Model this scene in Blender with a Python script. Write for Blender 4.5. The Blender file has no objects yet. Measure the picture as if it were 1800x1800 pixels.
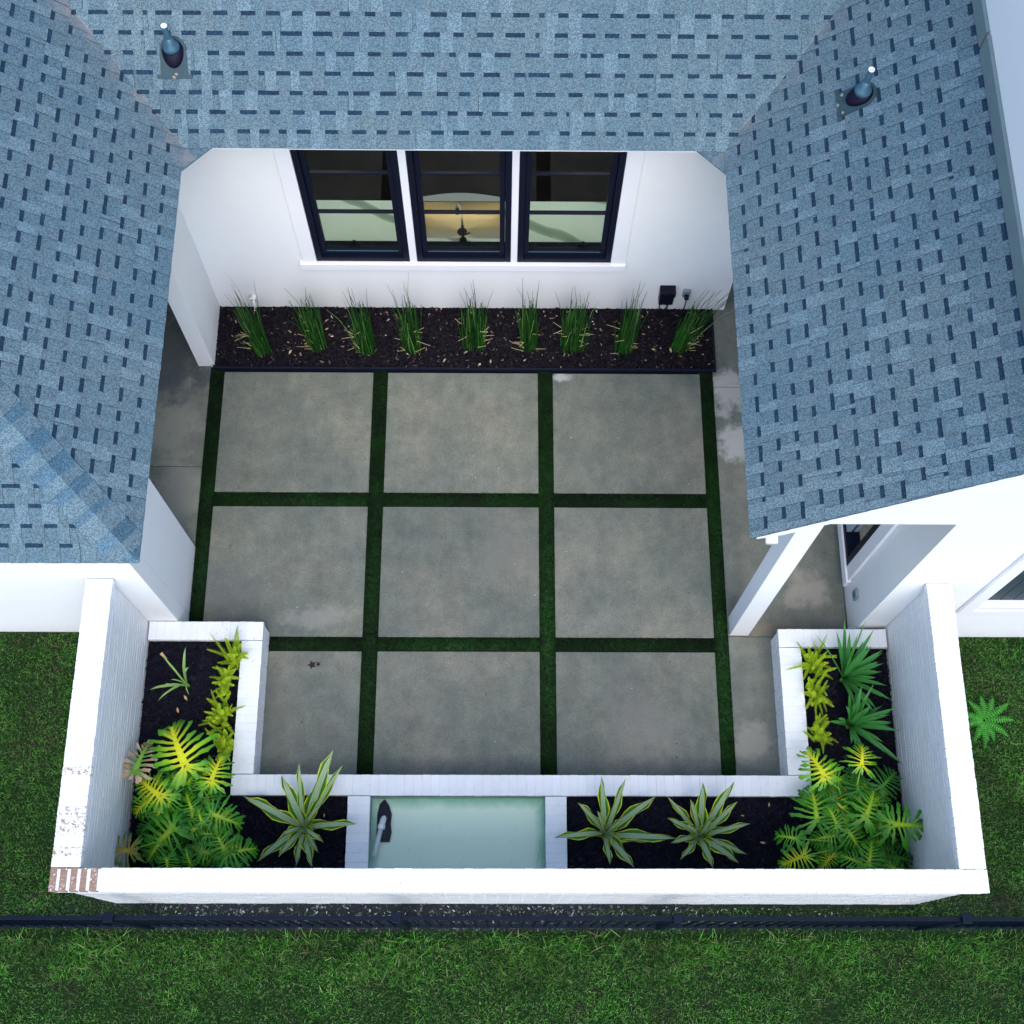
import bpy, bmesh, math, random
import numpy as np
from mathutils import Vector, Matrix
random.seed(7); rng = np.random.default_rng(7)
S = bpy.context.scene
COL = S.collection
# ------------------------------------------------------------------ camera
cam = bpy.data.cameras.new('camera'); camo = bpy.data.objects.new('camera', cam); COL.objects.link(camo)
cam.sensor_width = 36; cam.sensor_height = 36; cam.lens = 45.595; cam.clip_end = 500
r = Vector((.999953504, .000871245, .00960357)); d = Vector((.00417571, -.93681729, -.34979414)); f = Vector((.0086921610, .349817973, -.936777365))
m = Matrix((r, -d, -f)).transposed().to_4x4(); m.translation = (0, 0, 11.9); camo.matrix_world = m
S.camera = camo
S.render.resolution_x = S.render.resolution_y = 1024
# ------------------------------------------------------------------ world, sun, exposure
W = bpy.data.worlds.new('World'); S.world = W; W.use_nodes = True
SUN_EL, SUN_AZ = math.radians(56), math.radians(172)      # azimuth measured clockwise from +Y
nt = W.node_tree; nt.nodes.clear()
wo = nt.nodes.new('ShaderNodeOutputWorld'); bg = nt.nodes.new('ShaderNodeBackground'); sk = nt.nodes.new('ShaderNodeTexSky')
sk.sky_type = 'NISHITA'; sk.sun_disc = False; sk.sun_elevation = SUN_EL; sk.sun_rotation = SUN_AZ
sk.air_density = 1.0; sk.dust_density = 1.6; sk.ozone_density = 1.0
bg.inputs[1].default_value = .15
nt.links.new(sk.outputs[0], bg.inputs[0]); nt.links.new(bg.outputs[0], wo.inputs[0])
sl = bpy.data.lights.new('sun', 'SUN'); sl.energy = .75; sl.angle = math.radians(40); sl.color = (1, .985, .96)
so = bpy.data.objects.new('sun', sl); COL.objects.link(so); so.location = (0, 0, 20)
sd = Vector((math.sin(SUN_AZ) * math.cos(SUN_EL), math.cos(SUN_AZ) * math.cos(SUN_EL), math.sin(SUN_EL)))
so.rotation_euler = sd.to_track_quat('Z', 'Y').to_euler()
S.view_settings.view_transform = 'Standard'; S.view_settings.look = 'None'; S.view_settings.gamma = 1
S.view_settings.use_curve_mapping = False; S.view_settings.exposure = 1.14

# ------------------------------------------------------------------ materials
class NT:
    def __init__(s, name, rough=.8, spec=.3):
        s.m = bpy.data.materials.new(name); s.m.use_nodes = True; s.t = s.m.node_tree; s.p = s.t.nodes['Principled BSDF']
        s.p.inputs['Roughness'].default_value = rough; s.p.inputs['Specular IOR Level'].default_value = spec
    def n(s, k, **kw):
        x = s.t.nodes.new('ShaderNode' + k)
        for a, b in kw.items(): setattr(x, a, b)
        return x
    def l(s, a, b): s.t.links.new(a, b)
    def coord(s, kind='Object'): return s.n('TexCoord').outputs[kind]
    def pos(s): return s.n('NewGeometry').outputs['Position']
    def island(s): return s.n('NewGeometry').outputs['Random Per Island']
    def noise(s, vec, scale, detail=3, rough=.6, dim='3D'):
        x = s.n('TexNoise'); x.inputs['Scale'].default_value = scale; x.inputs['Detail'].default_value = detail; x.inputs['Roughness'].default_value = rough
        s.l(vec, x.inputs['Vector']); return x.outputs[0]
    def scale(s, vec, v):
        x = s.n('VectorMath', operation='MULTIPLY'); s.l(vec, x.inputs[0]); x.inputs[1].default_value = v; return x.outputs[0]
    def ramp(s, fac, stops, interp='LINEAR'):
        x = s.n('ValToRGB'); x.color_ramp.interpolation = interp; e = x.color_ramp.elements
        while len(e) < len(stops): e.new(.5)
        for i, (p, c) in enumerate(stops):
            e[i].position = p; e[i].color = (*c, 1) if not isinstance(c, (int, float)) else (c, c, c, 1)
        s.l(fac, x.inputs[0]); return x.outputs[0]
    def mix(s, a, b, fac, mode='MIX'):
        x = s.n('Mix', data_type='RGBA', blend_type=mode)
        for v, i in ((fac, 0), (a, 6), (b, 7)):
            if hasattr(v, 'is_linked') or hasattr(v, 'links'): s.l(v, x.inputs[i])
            elif i == 0: x.inputs[0].default_value = v
            else: x.inputs[i].default_value = (*v, 1)
        return x.outputs[2]
    def math(s, op, a, b=None, c=None):
        x = s.n('Math', operation=op)
        for i, v in enumerate((a, b, c)):
            if v is None: continue
            if hasattr(v, 'links'): s.l(v, x.inputs[i])
            else: x.inputs[i].default_value = v
        return x.outputs[0]
    def sep(s, vec):
        x = s.n('SeparateXYZ'); s.l(vec, x.inputs[0]); return x.outputs
    def col(s, c):
        if hasattr(c, 'links'): s.l(c, s.p.inputs['Base Color'])
        else: s.p.inputs['Base Color'].default_value = (*c, 1)
        return s
    def bump(s, h, strength=.3, dist=.01):
        x = s.n('Bump'); x.inputs['Strength'].default_value = strength; x.inputs['Distance'].default_value = dist
        s.l(h, x.inputs['Height']); s.l(x.outputs[0], s.p.inputs['Normal']); return s
    def orand(s): return s.n('ObjectInfo').outputs['Random']

def plain(name, c, rough=.6, spec=.3, var=.12, sc=6, bump=0):
    k = NT(name, rough, spec); n = k.noise(k.pos(), sc)
    k.col(k.mix(tuple(v * (1 - var) for v in c), tuple(min(1, v * (1 + var)) for v in c), n))
    if bump: k.bump(k.noise(k.pos(), sc * 20), bump, .004)
    return k.m

M = {}
def stucco():
    k = NT('white_stucco', .9, .15); p = k.pos()
    z = k.sep(p)[2]
    base = k.mix((.77, .78, .78), (.83, .84, .84), k.noise(p, 1.3))
    foot = k.ramp(z, [(0, .85), (.30, 0)])          # uneven, warmer grey tone low on the wall
    st = k.math('MULTIPLY', foot, k.noise(p, 3.5))
    k.col(k.mix(base, (.62, .58, .56), k.math('MULTIPLY', st, .6)))
    k.bump(k.noise(p, 180, 4), .25, .004); return k.m
M['stucco'] = stucco()
M['trim'] = plain('white_trim_paint', (.83, .83, .85), .5, .35, .03, 4)
def paintbrick(name, worn):
    k = NT(name, .65, .25); p = k.pos()
    base = k.mix((.77, .79, .80), (.81, .83, .84), k.orand())
    base = k.mix(base, k.ramp(k.noise(p, 3, 4, .6), [(.35, .95), (.6, 1.01)]), 1, 'MULTIPLY')
    tick = k.ramp(k.noise(p, 34, 4, .6), [(.685, 0), (.71, .9)]); base = k.mix(base, (.16, .15, .15), k.math('MULTIPLY', tick, k.ramp(k.noise(p, 2.5, 2), [(.5, 0), (.62, 1)])))
    dirt = k.ramp(k.noise(p, 9, 5, .7), [(.56, 0), (.72, .6)])
    base = k.mix(base, (.45, .46, .45), k.math('MULTIPLY', dirt, .35))
    if worn:
        br = k.mix((.22, .12, .085), (.36, .25, .18), k.noise(p, 30))
        w = k.ramp(k.noise(k.scale(p, (1, 1, 1)), 42, 6, .8), [(worn - .03, 0), (worn + .03, 1)])
        base = k.mix(br, base, w)
    k.col(base); k.bump(k.noise(p, 70, 5), .5, .006); return k.m
M['brick'] = paintbrick('white_painted_brick', 0)
M['brick_worn'] = paintbrick('scraped_painted_brick', .60)
M['brick_half'] = paintbrick('flaking_painted_brick', .455)
M['brick_chip'] = paintbrick('chipped_painted_brick', .35)
M['mortar'] = plain('painted_mortar', (.76, .77, .79), .9, .1, .08, 12, .3)

def granule(name, c, band=False):
    k = NT(name, .95, .12); p = k.pos()
    v = k.n('TexVoronoi'); v.inputs['Scale'].default_value = 160; k.l(p, v.inputs['Vector'])
    g = k.sep(v.outputs['Color'])[0]
    g2 = k.noise(p, 190, 2)
    gr = k.mix(tuple(x * .58 for x in c), tuple(x * 1.40 for x in c), k.ramp(k.math('ADD', k.math('MULTIPLY', g, .6), k.math('MULTIPLY', g2, .4)), [(.25, 0), (.75, 1)]))
    isl = k.ramp(k.island(), [(0, .86), (1, 1.12)])
    gr = k.mix(gr, isl, 1, 'MULTIPLY')
    gr = k.mix(gr, k.ramp(k.noise(p, .9, 3), [(.3, (.86, .93, .99)), (.7, (1.08, 1.02, 1.0))]), 1, 'MULTIPLY')
    if not band:
        s = k.sep(p)   # pinkish dust washed down both valleys
        dl = k.math('ADD', k.math('ADD', s[0], 2.5), k.math('SUBTRACT', s[1], 6.21))
        dr = k.math('SUBTRACT', k.math('SUBTRACT', s[0], 1.755), k.math('SUBTRACT', s[1], 6.21))
        dl = k.ramp(k.math('ADD', k.math('MULTIPLY', dl, 1.6), .8), [(.25, 0), (.72, 1), (.8, 1), (.86, 0)])
        dr = k.ramp(k.math('ADD', k.math('MULTIPLY', dr, 1.6), .5), [(.45, 0), (.5, .7), (.9, 0)])
        msk = k.math('MULTIPLY', k.math('MAXIMUM', dl, dr), k.ramp(k.noise(p, 5, 4), [(.42, 0), (.66, .6)]))
        gr = k.mix(gr, (.30, .265, .25), msk)
    k.col(gr); k.bump(k.math('ADD', g, g2), .5, .006); return k.m
SH = (.112, .176, .206)
M['shingle'] = granule('asphalt_shingle_granules', SH)
M['tooth'] = granule('asphalt_shingle_tooth', (.132, .198, .228))
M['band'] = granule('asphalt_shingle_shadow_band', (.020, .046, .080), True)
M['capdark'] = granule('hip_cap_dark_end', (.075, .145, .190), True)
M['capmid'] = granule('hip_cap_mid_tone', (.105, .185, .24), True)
M['edge'] = plain('shingle_cut_edge', (.03, .04, .05), .9, .1)
M['flash'] = plain('galvanised_flashing', (.16, .22, .23), .45, .5, .2, 5)
M['navy'] = plain('navy_black_paint', (.0035, .0055, .018), .5, .18, .3, 5)
M['rail'] = plain('navy_fence_paint', (.0015, .006, .017), .5, .15, .4, 20)
M['plast_b'] = plain('black_plastic', (.005, .006, .014), .5, .2, .3, 20)
M['rubber'] = plain('dark_rubber', (.005, .004, .016), .55, .2, .3, 15)
M['lead'] = plain('blue_grey_lead', (.040, .115, .165), .35, .6, .35, 25)
M['flange'] = plain('grey_flange', (.030, .068, .085), .6, .3, .25, 15)
M['pvc'] = plain('white_pvc', (.78, .80, .80), .4, .4, .05, 10)
M['steel'] = NT('brushed_steel', .38, .5).m; b_ = M['steel'].node_tree.nodes['Principled BSDF']; b_.inputs['Metallic'].default_value = 1; b_.inputs['Base Color'].default_value = (.80, .68, .50, 1)
M['grey_metal'] = plain('grey_outlet_cover', (.20, .27, .32), .45, .5, .2, 20)
M['dead'] = plain('dry_leaf', (.52, .36, .18), .8, .2, .3, 40)
M['edging'] = plain('black_bed_edging', (.005, .007, .020), .5, .2, .3, 10)
M['floor'] = plain('dark_wood_floor', (.010, .006, .005), .9, .05, .4, 5)
M['room'] = plain('room_wall', (.75, .75, .73), .8, .2)
M['plank'] = plain('dark_stained_plank', (.028, .05, .062), .6, .3, .45, 9)

def concrete():
    k = NT('broom_finished_concrete', .75, .3); p = k.pos()
    off = k.n('VectorMath', operation='ADD'); k.l(p, off.inputs[0]); cb_ = k.n('CombineXYZ'); k.l(k.math('MULTIPLY', k.orand(), 37), cb_.inputs[0]); k.l(k.math('MULTIPLY', k.orand(), 91), cb_.inputs[1]); k.l(cb_.outputs[0], off.inputs[1]); po = off.outputs[0]
    a = k.ramp(k.noise(po, 1.3, 6, .66), [(.30, (.118, .142, .124)), (.5, (.160, .172, .142)), (.70, (.215, .210, .166))])
    a = k.mix(a, k.ramp(k.noise(k.scale(po, (1, .25, 1)), 9, 4, .7), [(.35, .90), (.65, 1.06)]), .8, 'MULTIPLY')
    a = k.mix(a, k.ramp(k.noise(p, 5.5, 5, .7), [(.35, .80), (.65, 1.12)]), .8, 'MULTIPLY')
    a = k.mix(a, k.ramp(k.noise(p, 110, 3, .8), [(.32, .62), (.68, 1.32)]), .85, 'MULTIPLY')
    a = k.mix(a, k.ramp(k.orand(), [(0, .93), (1, 1.05)]), 1, 'MULTIPLY')
    pits = k.n('TexVoronoi'); pits.inputs['Scale'].default_value = 9; k.l(p, pits.inputs['Vector'])
    a = k.mix(a, (.03, .03, .03), k.ramp(pits.outputs['Distance'], [(.02, .9), (.05, 0)]))
    pits2 = k.n('TexVoronoi'); pits2.inputs['Scale'].default_value = 6.3; k.l(p, pits2.inputs['Vector'])
    a = k.mix(a, (.7, .7, .68), k.ramp(pits2.outputs['Distance'], [(.015, .9), (.035, 0)]))
    # pale dried patches and one dark bluish porch corner
    def patch(a, x, y, rx, ry, c, st):
        q = k.n('VectorMath', operation='SUBTRACT'); k.l(p, q.inputs[0]); q.inputs[1].default_value = (x, y, 0)
        q2 = k.scale(q.outputs[0], (1 / rx, 1 / ry, 0))
        ln = k.n('VectorMath', operation='LENGTH'); k.l(q2, ln.inputs[0])
        t = k.math('SUBTRACT', 1, k.math('ADD', ln.outputs[1], k.math('MULTIPLY', k.math('SUBTRACT', k.noise(p, 4.5, 6, .7), .5), 2.6)))
        return k.mix(a, c, k.ramp(t, [(-.05, 0), (.55, st * .85)]))
    for x, y, rx, ry, c, st in PATCHES: a = patch(a, x, y, rx, ry, c, st)
    k.col(a); k.bump(k.noise(p, 90, 5, .7), .35, .004)
    rr = k.ramp(k.noise(p, 1.7, 3), [(.35, .5), (.65, .85)]); k.l(rr, k.p.inputs['Roughness']); return k.m
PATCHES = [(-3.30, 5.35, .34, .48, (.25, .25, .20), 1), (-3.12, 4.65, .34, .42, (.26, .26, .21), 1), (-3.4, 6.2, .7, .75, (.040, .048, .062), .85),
           (2.32, 5.72, .27, .28, (.42, .41, .38), 1), (2.36, 5.20, .23, .21, (.46, .46, .43), 1), (2.95, 3.65, .26, .24, (.30, .28, .24), .9),
           (2.3, 2.2, .28, .24, (.28, .265, .22), .9), (1.35, 2.3, .5, .3, (.22, .21, .18), .5), (-1.75, 3.35, .32, .14, (.28, .27, .24), .7),
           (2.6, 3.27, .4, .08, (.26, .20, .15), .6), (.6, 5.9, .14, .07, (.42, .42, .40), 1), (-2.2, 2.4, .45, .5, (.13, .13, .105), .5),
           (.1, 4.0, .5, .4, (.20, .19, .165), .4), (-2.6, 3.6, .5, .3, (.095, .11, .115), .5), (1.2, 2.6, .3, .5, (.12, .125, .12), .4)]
M['concrete'] = concrete()

def blades(name, stops, rough=.55):
    k = NT(name, rough, .3); i = k.island(); p = k.pos()
    a = k.ramp(i, stops)
    a = k.mix(a, k.ramp(k.noise(p, 1.7, 6, .72), [(.34, (.62, .42, .5)), (.47, (.9, .9, .9)), (.62, (1.2, 1.45, 1.1))]), 1, 'MULTIPLY'); k.col(a)
    k.p.inputs['Transmission Weight'].default_value = 0; return k.m
M['grass'] = blades('lawn_grass', [(0, (.006, .036, .004)), (.25, (.020, .095, .008)), (.55, (.046, .170, .013)), (.78, (.085, .24, .026)), (.925, (.15, .31, .08)), (.96, (.20, .17, .08)), (1, (.28, .25, .15))])
M['turf'] = blades('synthetic_turf', [(0, (.0015, .010, .0015)), (.6, (.004, .026, .003)), (1, (.011, .055, .007))], .8)
def soil():
    k = NT('lawn_soil', .95, .1); p = k.pos()
    a = k.ramp(k.noise(p, 2.0, 5), [(.3, (.006, .020, .005)), (.5, (.010, .030, .007)), (.7, (.020, .020, .012))])
    a = k.mix(a, k.ramp(k.noise(p, 45, 5, .8), [(.35, .3), (.65, 1.8)]), 1, 'MULTIPLY')
    s = k.sep(p)   # pale cement crumbs in the strip between wall and fence
    st = k.math('MULTIPLY', k.ramp(s[1], [(.52, 0), (.56, 1), (.80, 1), (.86, 0)]), k.ramp(k.math('MULTIPLY', k.math('ABSOLUTE', k.math('ADD', s[0], .8)), .1), [(.18, 1), (.30, .25)]))
    x2 = k.math('MULTIPLY', st, 1)
    peb = k.ramp(k.noise(p, 28, 6, .8), [(.56, 0), (.66, 1)])
    a = k.mix(a, (.025, .028, .034), x2); a = k.mix(a, (.45, .47, .48), k.math('MULTIPLY', k.math('MULTIPLY', x2, peb), .75))
    k.col(a); k.bump(k.noise(p, 60, 5), .8, .02); return k.m
M['soil'] = soil()
def mulch(name, lo, hi, f=1):
    k = NT(name, .85, .15); a = k.ramp(k.math('MULTIPLY', k.island(), 1 - (1 - f) * .045), [(0, lo), (.8, hi), (.972, tuple(v * 1.8 for v in hi)), (.985, (.14, .09, .05)), (.996, (.40, .34, .25)), (1, (.6, .57, .5))])
    k.col(a); return k.m
M['mulch'] = mulch('bark_mulch_chips', (.0025, .002, .005), (.012, .009, .014))
M['mulch2'] = mulch('black_dyed_mulch', (.002, .002, .006), (.008, .008, .016), .5)
M['mulchbase'] = plain('mulch_bed', (.005, .004, .007), .95, .1, .4, 30, .8)

def leafmat(name, stops, rough=.42, stripe=0):
    k = NT(name, rough, .4); uv = k.coord('UV'); s = k.sep(uv)
    u = k.math('ABSOLUTE', s[0])
    if stripe:
        n = k.noise(k.scale(uv, (7, .5, 0)), 2.2, 3)
        u = k.math('ADD', u, k.math('MULTIPLY', k.math('SUBTRACT', n, .5), stripe))
    else:
        u = k.math('ADD', u, k.math('MULTIPLY', k.math('SUBTRACT', k.noise(k.pos(), 14, 3), .5), .45))
    a = k.ramp(u, stops)
    a = k.mix(a, k.ramp(k.island(), [(0, .8), (1, 1.2)]), 1, 'MULTIPLY')
    k.col(a)
    bs = k.p; out = k.t.nodes['Material Output']; tr = k.n('BsdfTranslucent'); k.l(a, tr.inputs[0]); mx = k.n('MixShader'); mx.inputs[0].default_value = .22
    k.l(bs.outputs[0], mx.inputs[1]); k.l(tr.outputs[0], mx.inputs[2]); k.l(mx.outputs[0], out.inputs[0]); return k.m
M['ph_y'] = leafmat('philodendron_leaf_yellow', [(0, (.75, .74, .02)), (.38, (.60, .66, .015)), (.66, (.20, .46, .012)), (1, (.06, .28, .010))])
M['ph_g'] = leafmat('philodendron_leaf_green', [(0, (.55, .66, .03)), (.20, (.26, .50, .018)), (.50, (.085, .34, .012)), (1, (.035, .22, .010))])
M['ph_d'] = leafmat('philodendron_leaf_dark', [(0, (.12, .32, .02)), (.2, (.035, .20, .012)), (1, (.015, .12, .008))])  # darker green leaf variant, mostly for the lower leaves
M['ph_o'] = leafmat('philodendron_leaf_ochre', [(0, (.60, .50, .06)), (.4, (.45, .30, .05)), (.8, (.16, .26, .03)), (1, (.04, .16, .02))])
M['ph_b'] = leafmat('philodendron_leaf_browning', [(0, (.25, .42, .06)), (.45, (.12, .28, .03)), (.7, (.50, .36, .22)), (1, (.55, .40, .26))])
M['var'] = leafmat('variegated_leaf', [(0, (.42, .56, .34)), (.14, (.07, .22, .11)), (.28, (.56, .64, .36)), (.36, (.06, .20, .08)), (.46, (.62, .66, .30)), (.52, (.014, .10, .008)), (.78, (.030, .19, .008)), (.86, (.12, .30, .012)), (.93, (.66, .64, .03))], .45, .35)
M['yuc'] = leafmat('sword_leaf_green', [(0, (.05, .25, .08)), (.6, (.035, .20, .035)), (1, (.10, .34, .03))], .45, .2)
M['lily'] = leafmat('pale_lily_leaf', [(0, (.30, .45, .16)), (.5, (.12, .34, .07)), (1, (.45, .55, .15))], .5, .2)
M['fern'] = leafmat('foxtail_needles', [(0, (.12, .30, .01)), (.3, (.42, .62, .02)), (1, (.70, .85, .06))], .6)
M['fern2'] = leafmat('lawn_fern_leaf', [(0, (.05, .30, .02)), (1, (.03, .22, .02))], .6)
M['petiole'] = plain('leaf_stalk', (.16, .34, .04), .5, .3, .3, 8)
def reed():
    k = NT('horsetail_stem', .5, .3); p = k.pos(); z = k.sep(p)[2]
    i = k.island(); zz = k.math('FRACT', k.math('ADD', k.math('MULTIPLY', z, 14), k.math('MULTIPLY', i, 7)))
    a = k.ramp(i, [(0, (.004, .030, .005)), (.5, (.012, .075, .008)), (.85, (.04, .16, .018)), (.95, (.12, .28, .06)), (1, (.35, .40, .18))])
    a = k.mix(a, (.012, .015, .010), k.ramp(zz, [(.0, 1), (.09, 0)])); k.col(a); return k.m
M['reed'] = reed()
M['straw'] = plain('dry_straw', (.52, .42, .20), .8, .2, .35, 30)

def thin_glass():
    k = NT('window_glass'); out = k.t.nodes['Material Output']
    tr = k.n('BsdfTransparent'); tr.inputs[0].default_value = (.90, .99, .88, 1); gl = k.n('BsdfGlossy'); gl.inputs['Roughness'].default_value = .02
    fr = k.n('Fresnel'); fr.inputs[0].default_value = 1.5; mx = k.n('MixShader'); k.l(fr.outputs[0], mx.inputs[0]); k.l(tr.outputs[0], mx.inputs[1]); k.l(gl.outputs[0], mx.inputs[2]); k.l(mx.outputs[0], out.inputs[0]); return k.m
M['glass'] = thin_glass()
def water():
    k = NT('fountain_water'); out = k.t.nodes['Material Output']; p = k.pos()
    tr = k.n('BsdfTransparent'); tr.inputs[0].default_value = (.97, 1, .98, 1); gl = k.n('BsdfGlossy'); gl.inputs['Roughness'].default_value = .04
    bp = k.n('Bump'); bp.inputs['Strength'].default_value = .08; bp.inputs['Distance'].default_value = .01; k.l(k.noise(p, 7, 2), bp.inputs['Height'])
    k.l(bp.outputs[0], gl.inputs['Normal'])
    fr = k.n('Fresnel'); fr.inputs[0].default_value = 1.33; mx = k.n('MixShader'); k.l(fr.outputs[0], mx.inputs[0]); k.l(tr.outputs[0], mx.inputs[1]); k.l(gl.outputs[0], mx.inputs[2]); k.l(mx.outputs[0], out.inputs[0]); return k.m
M['water'] = water()
def basin():
    k = NT('basin_plaster', .8, .2); p = k.pos(); s = k.sep(p)
    a = k.mix((.80, .92, .74), (.86, .93, .78), k.noise(p, 2.5, 4))
    # algae that has gathered along the waterline and in the corners
    ex = k.math('MINIMUM', k.math('ADD', s[0], 1.13), k.math('SUBTRACT', .40, s[0])); ey = k.math('MINIMUM', k.math('SUBTRACT', 1.63, s[1]), 1.0)
    e = k.math('ADD', k.math('MINIMUM', ex, ey), k.math('MULTIPLY', k.math('SUBTRACT', k.noise(p, 6, 4), .5), .10))
    a = k.mix(k.mix((.22, .55, .45), (.30, .48, .34), k.noise(p, 9)), a, k.ramp(e, [(.0, .1), (.09, 1)]))
    k.col(a); return k.m
M['basin'] = basin()
def marble():
    k = NT('veined_marble', .25, .5); p = k.pos()
    w = k.n('TexWave', wave_type='BANDS', bands_direction='DIAGONAL'); w.inputs['Scale'].default_value = .50; w.inputs['Distortion'].default_value = 2.6; w.inputs['Detail'].default_value = 3; w.inputs['Detail Scale'].default_value = 1.3
    k.l(k.scale(p, (1, 1.9, 0)), w.inputs['Vector'])
    a = k.ramp(w.outputs['Fac'], [(0, (.30, .38, .29)), (.05, (.40, .50, .38)), (.09, (.80, .90, .76)), (1, (.84, .93, .80))]); k.col(a); return k.m
M['marble'] = marble()

# ------------------------------------------------------------------ geometry helpers
class MB:
    def __init__(s): s.v = []; s.f = []; s.m = []; s.uv = []
    def quad(s, pts, mi=0, uv=None):
        i = len(s.v); s.v += [tuple(p) for p in pts]; s.f.append(tuple(range(i, i + len(pts)))); s.m.append(mi); s.uv.append(uv or [(0, 0)] * len(pts)); return s
    def box(s, a, b, mi=0):
        x0, y0, z0 = a; x1, y1, z1 = b; i = len(s.v)
        s.v += [(x0, y0, z0), (x1, y0, z0), (x1, y1, z0), (x0, y1, z0), (x0, y0, z1), (x1, y0, z1), (x1, y1, z1), (x0, y1, z1)]
        for f in ((0, 3, 2, 1), (4, 5, 6, 7), (0, 1, 5, 4), (1, 2, 6, 5), (2, 3, 7, 6), (3, 0, 4, 7)):
            s.f.append(tuple(i + j for j in f)); s.m.append(mi); s.uv.append([(0, 0)] * 4)
        return s
    def rings(s, rs, mi=0, cap=True, n=None):
        n = len(rs[0]); i = len(s.v)
        for q in rs: s.v += [tuple(p) for p in q]
        for a in range(len(rs) - 1):
            for b in range(n):
                c = (b + 1) % n; s.f.append((i + a * n + b, i + a * n + c, i + (a + 1) * n + c, i + (a + 1) * n + b)); s.m.append(mi); s.uv.append([(0, 0)] * 4)
        if cap:
            s.f.append(tuple(i + b for b in reversed(range(n)))); s.m.append(mi); s.uv.append([(0, 0)] * n)
            j = i + (len(rs) - 1) * n; s.f.append(tuple(j + b for b in range(n))); s.m.append(mi); s.uv.append([(0, 0)] * n)
        return s
    def tube(s, pts, rad, n=8, mi=0, cap=True):
        P = [Vector(p) for p in pts]; rs = []
        if not hasattr(rad, '__len__'): rad = [rad] * len(P)
        for i, p in enumerate(P):
            t = (P[min(i + 1, len(P) - 1)] - P[max(i - 1, 0)]).normalized()
            a = t.cross(Vector((.13, .31, .94)) if abs(t.z) < .9 else Vector((1, .1, 0))).normalized(); b = t.cross(a)
            rs.append([p + (a * math.cos(k * 2 * math.pi / n) + b * math.sin(k * 2 * math.pi / n)) * rad[i] for k in range(n)])
        return s.rings(rs, mi, cap)
    def build(s, name, mats, parent=None, smooth=False, bevel=0):
        me = bpy.data.meshes.new(name); me.from_pydata(s.v, [], s.f)
        for q in (mats if isinstance(mats, (list, tuple)) else [mats]): me.materials.append(q)
        me.polygons.foreach_set('material_index', s.m)
        if any(u != (0, 0) for q in s.uv[:40] for u in q):
            l = me.uv_layers.new(name='UVMap'); l.data.foreach_set('uv', [c for q in s.uv for u in q for c in u])
        if smooth: me.polygons.foreach_set('use_smooth', [True] * len(s.f))
        me.update(); o = bpy.data.objects.new(name, me); COL.objects.link(o)
        if parent: o.parent = parent
        if bevel:
            b = o.modifiers.new('bevel', 'BEVEL'); b.width = bevel; b.segments = 2; b.limit_method = 'ANGLE'
        return o
def npmesh(name, verts, tris, mats, parent=None, mi=None, uv=None):
    me = bpy.data.meshes.new(name); nv, nf = len(verts), len(tris); k = tris.shape[1]
    me.vertices.add(nv); me.vertices.foreach_set('co', verts.astype(np.float32).ravel())
    me.loops.add(nf * k); me.loops.foreach_set('vertex_index', tris.astype(np.int32).ravel())
    me.polygons.add(nf); me.polygons.foreach_set('loop_start', np.arange(nf, dtype=np.int32) * k)
    for q in (mats if isinstance(mats, (list, tuple)) else [mats]): me.materials.append(q)
    if mi is not None: me.polygons.foreach_set('material_index', mi.astype(np.int32))
    me.update(calc_edges=True); me.validate()
    o = bpy.data.objects.new(name, me); COL.objects.link(o)
    if parent: o.parent = parent
    return o
def tag(o, label=None, cat=None, group=None, kind=None):
    for k, v in (('label', label), ('category', cat), ('group', group), ('kind', kind)):
        if v: o[k] = v
    return o
def empty(name, loc=(0, 0, 0)):
    o = bpy.data.objects.new(name, None); COL.objects.link(o); o.location = (0, 0, 0); o.empty_display_size = .1; return o
def bx(name, a, b, mat, parent=None, bevel=0): return MB().box(a, b).build(name, M[mat] if isinstance(mat, str) else mat, parent, bevel=bevel)

# ================================================================== SETTING
tag(MB().quad([(-40, -40, -.012), (40, -40, -.012), (40, 40, -.012), (-40, 40, -.012)]).build('ground', M['soil']), kind='structure')
# patio slabs
patio = bx('patio', (-4.7, 3.23, -.006), (3.29, 8.0, -.002), 'mulchbase'); tag(patio, kind='structure')
bx2 = bx('patio_base', (-2.96, 1.55, -.007), (2.75, 3.228, -.003), 'mulchbase', patio)
XS = [(-2.812, -1.30), (-1.152, .372), (.522, 2.022)]; YS = [(1.55, 3.035), (3.175, 4.487), (4.637, 5.945)]
for x0, x1 in XS:
    for y0, y1 in YS: bx('concrete_slab', (x0, y0, -.02), (x1, y1, .022), 'concrete', patio, .006)
for a in ((2.156, 1.55, 3.29, 3.185), (2.156, 3.19, 3.29, 5.80), (2.156, 5.805, 3.29, 8.0), (-4.7, 3.45, -2.955, 4.9), (-4.7, 4.905, -2.955, 8.0)):
    bx('concrete_slab', (a[0], a[1], -.02), (a[2], a[3], .02), 'concrete', patio, .005)
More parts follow.
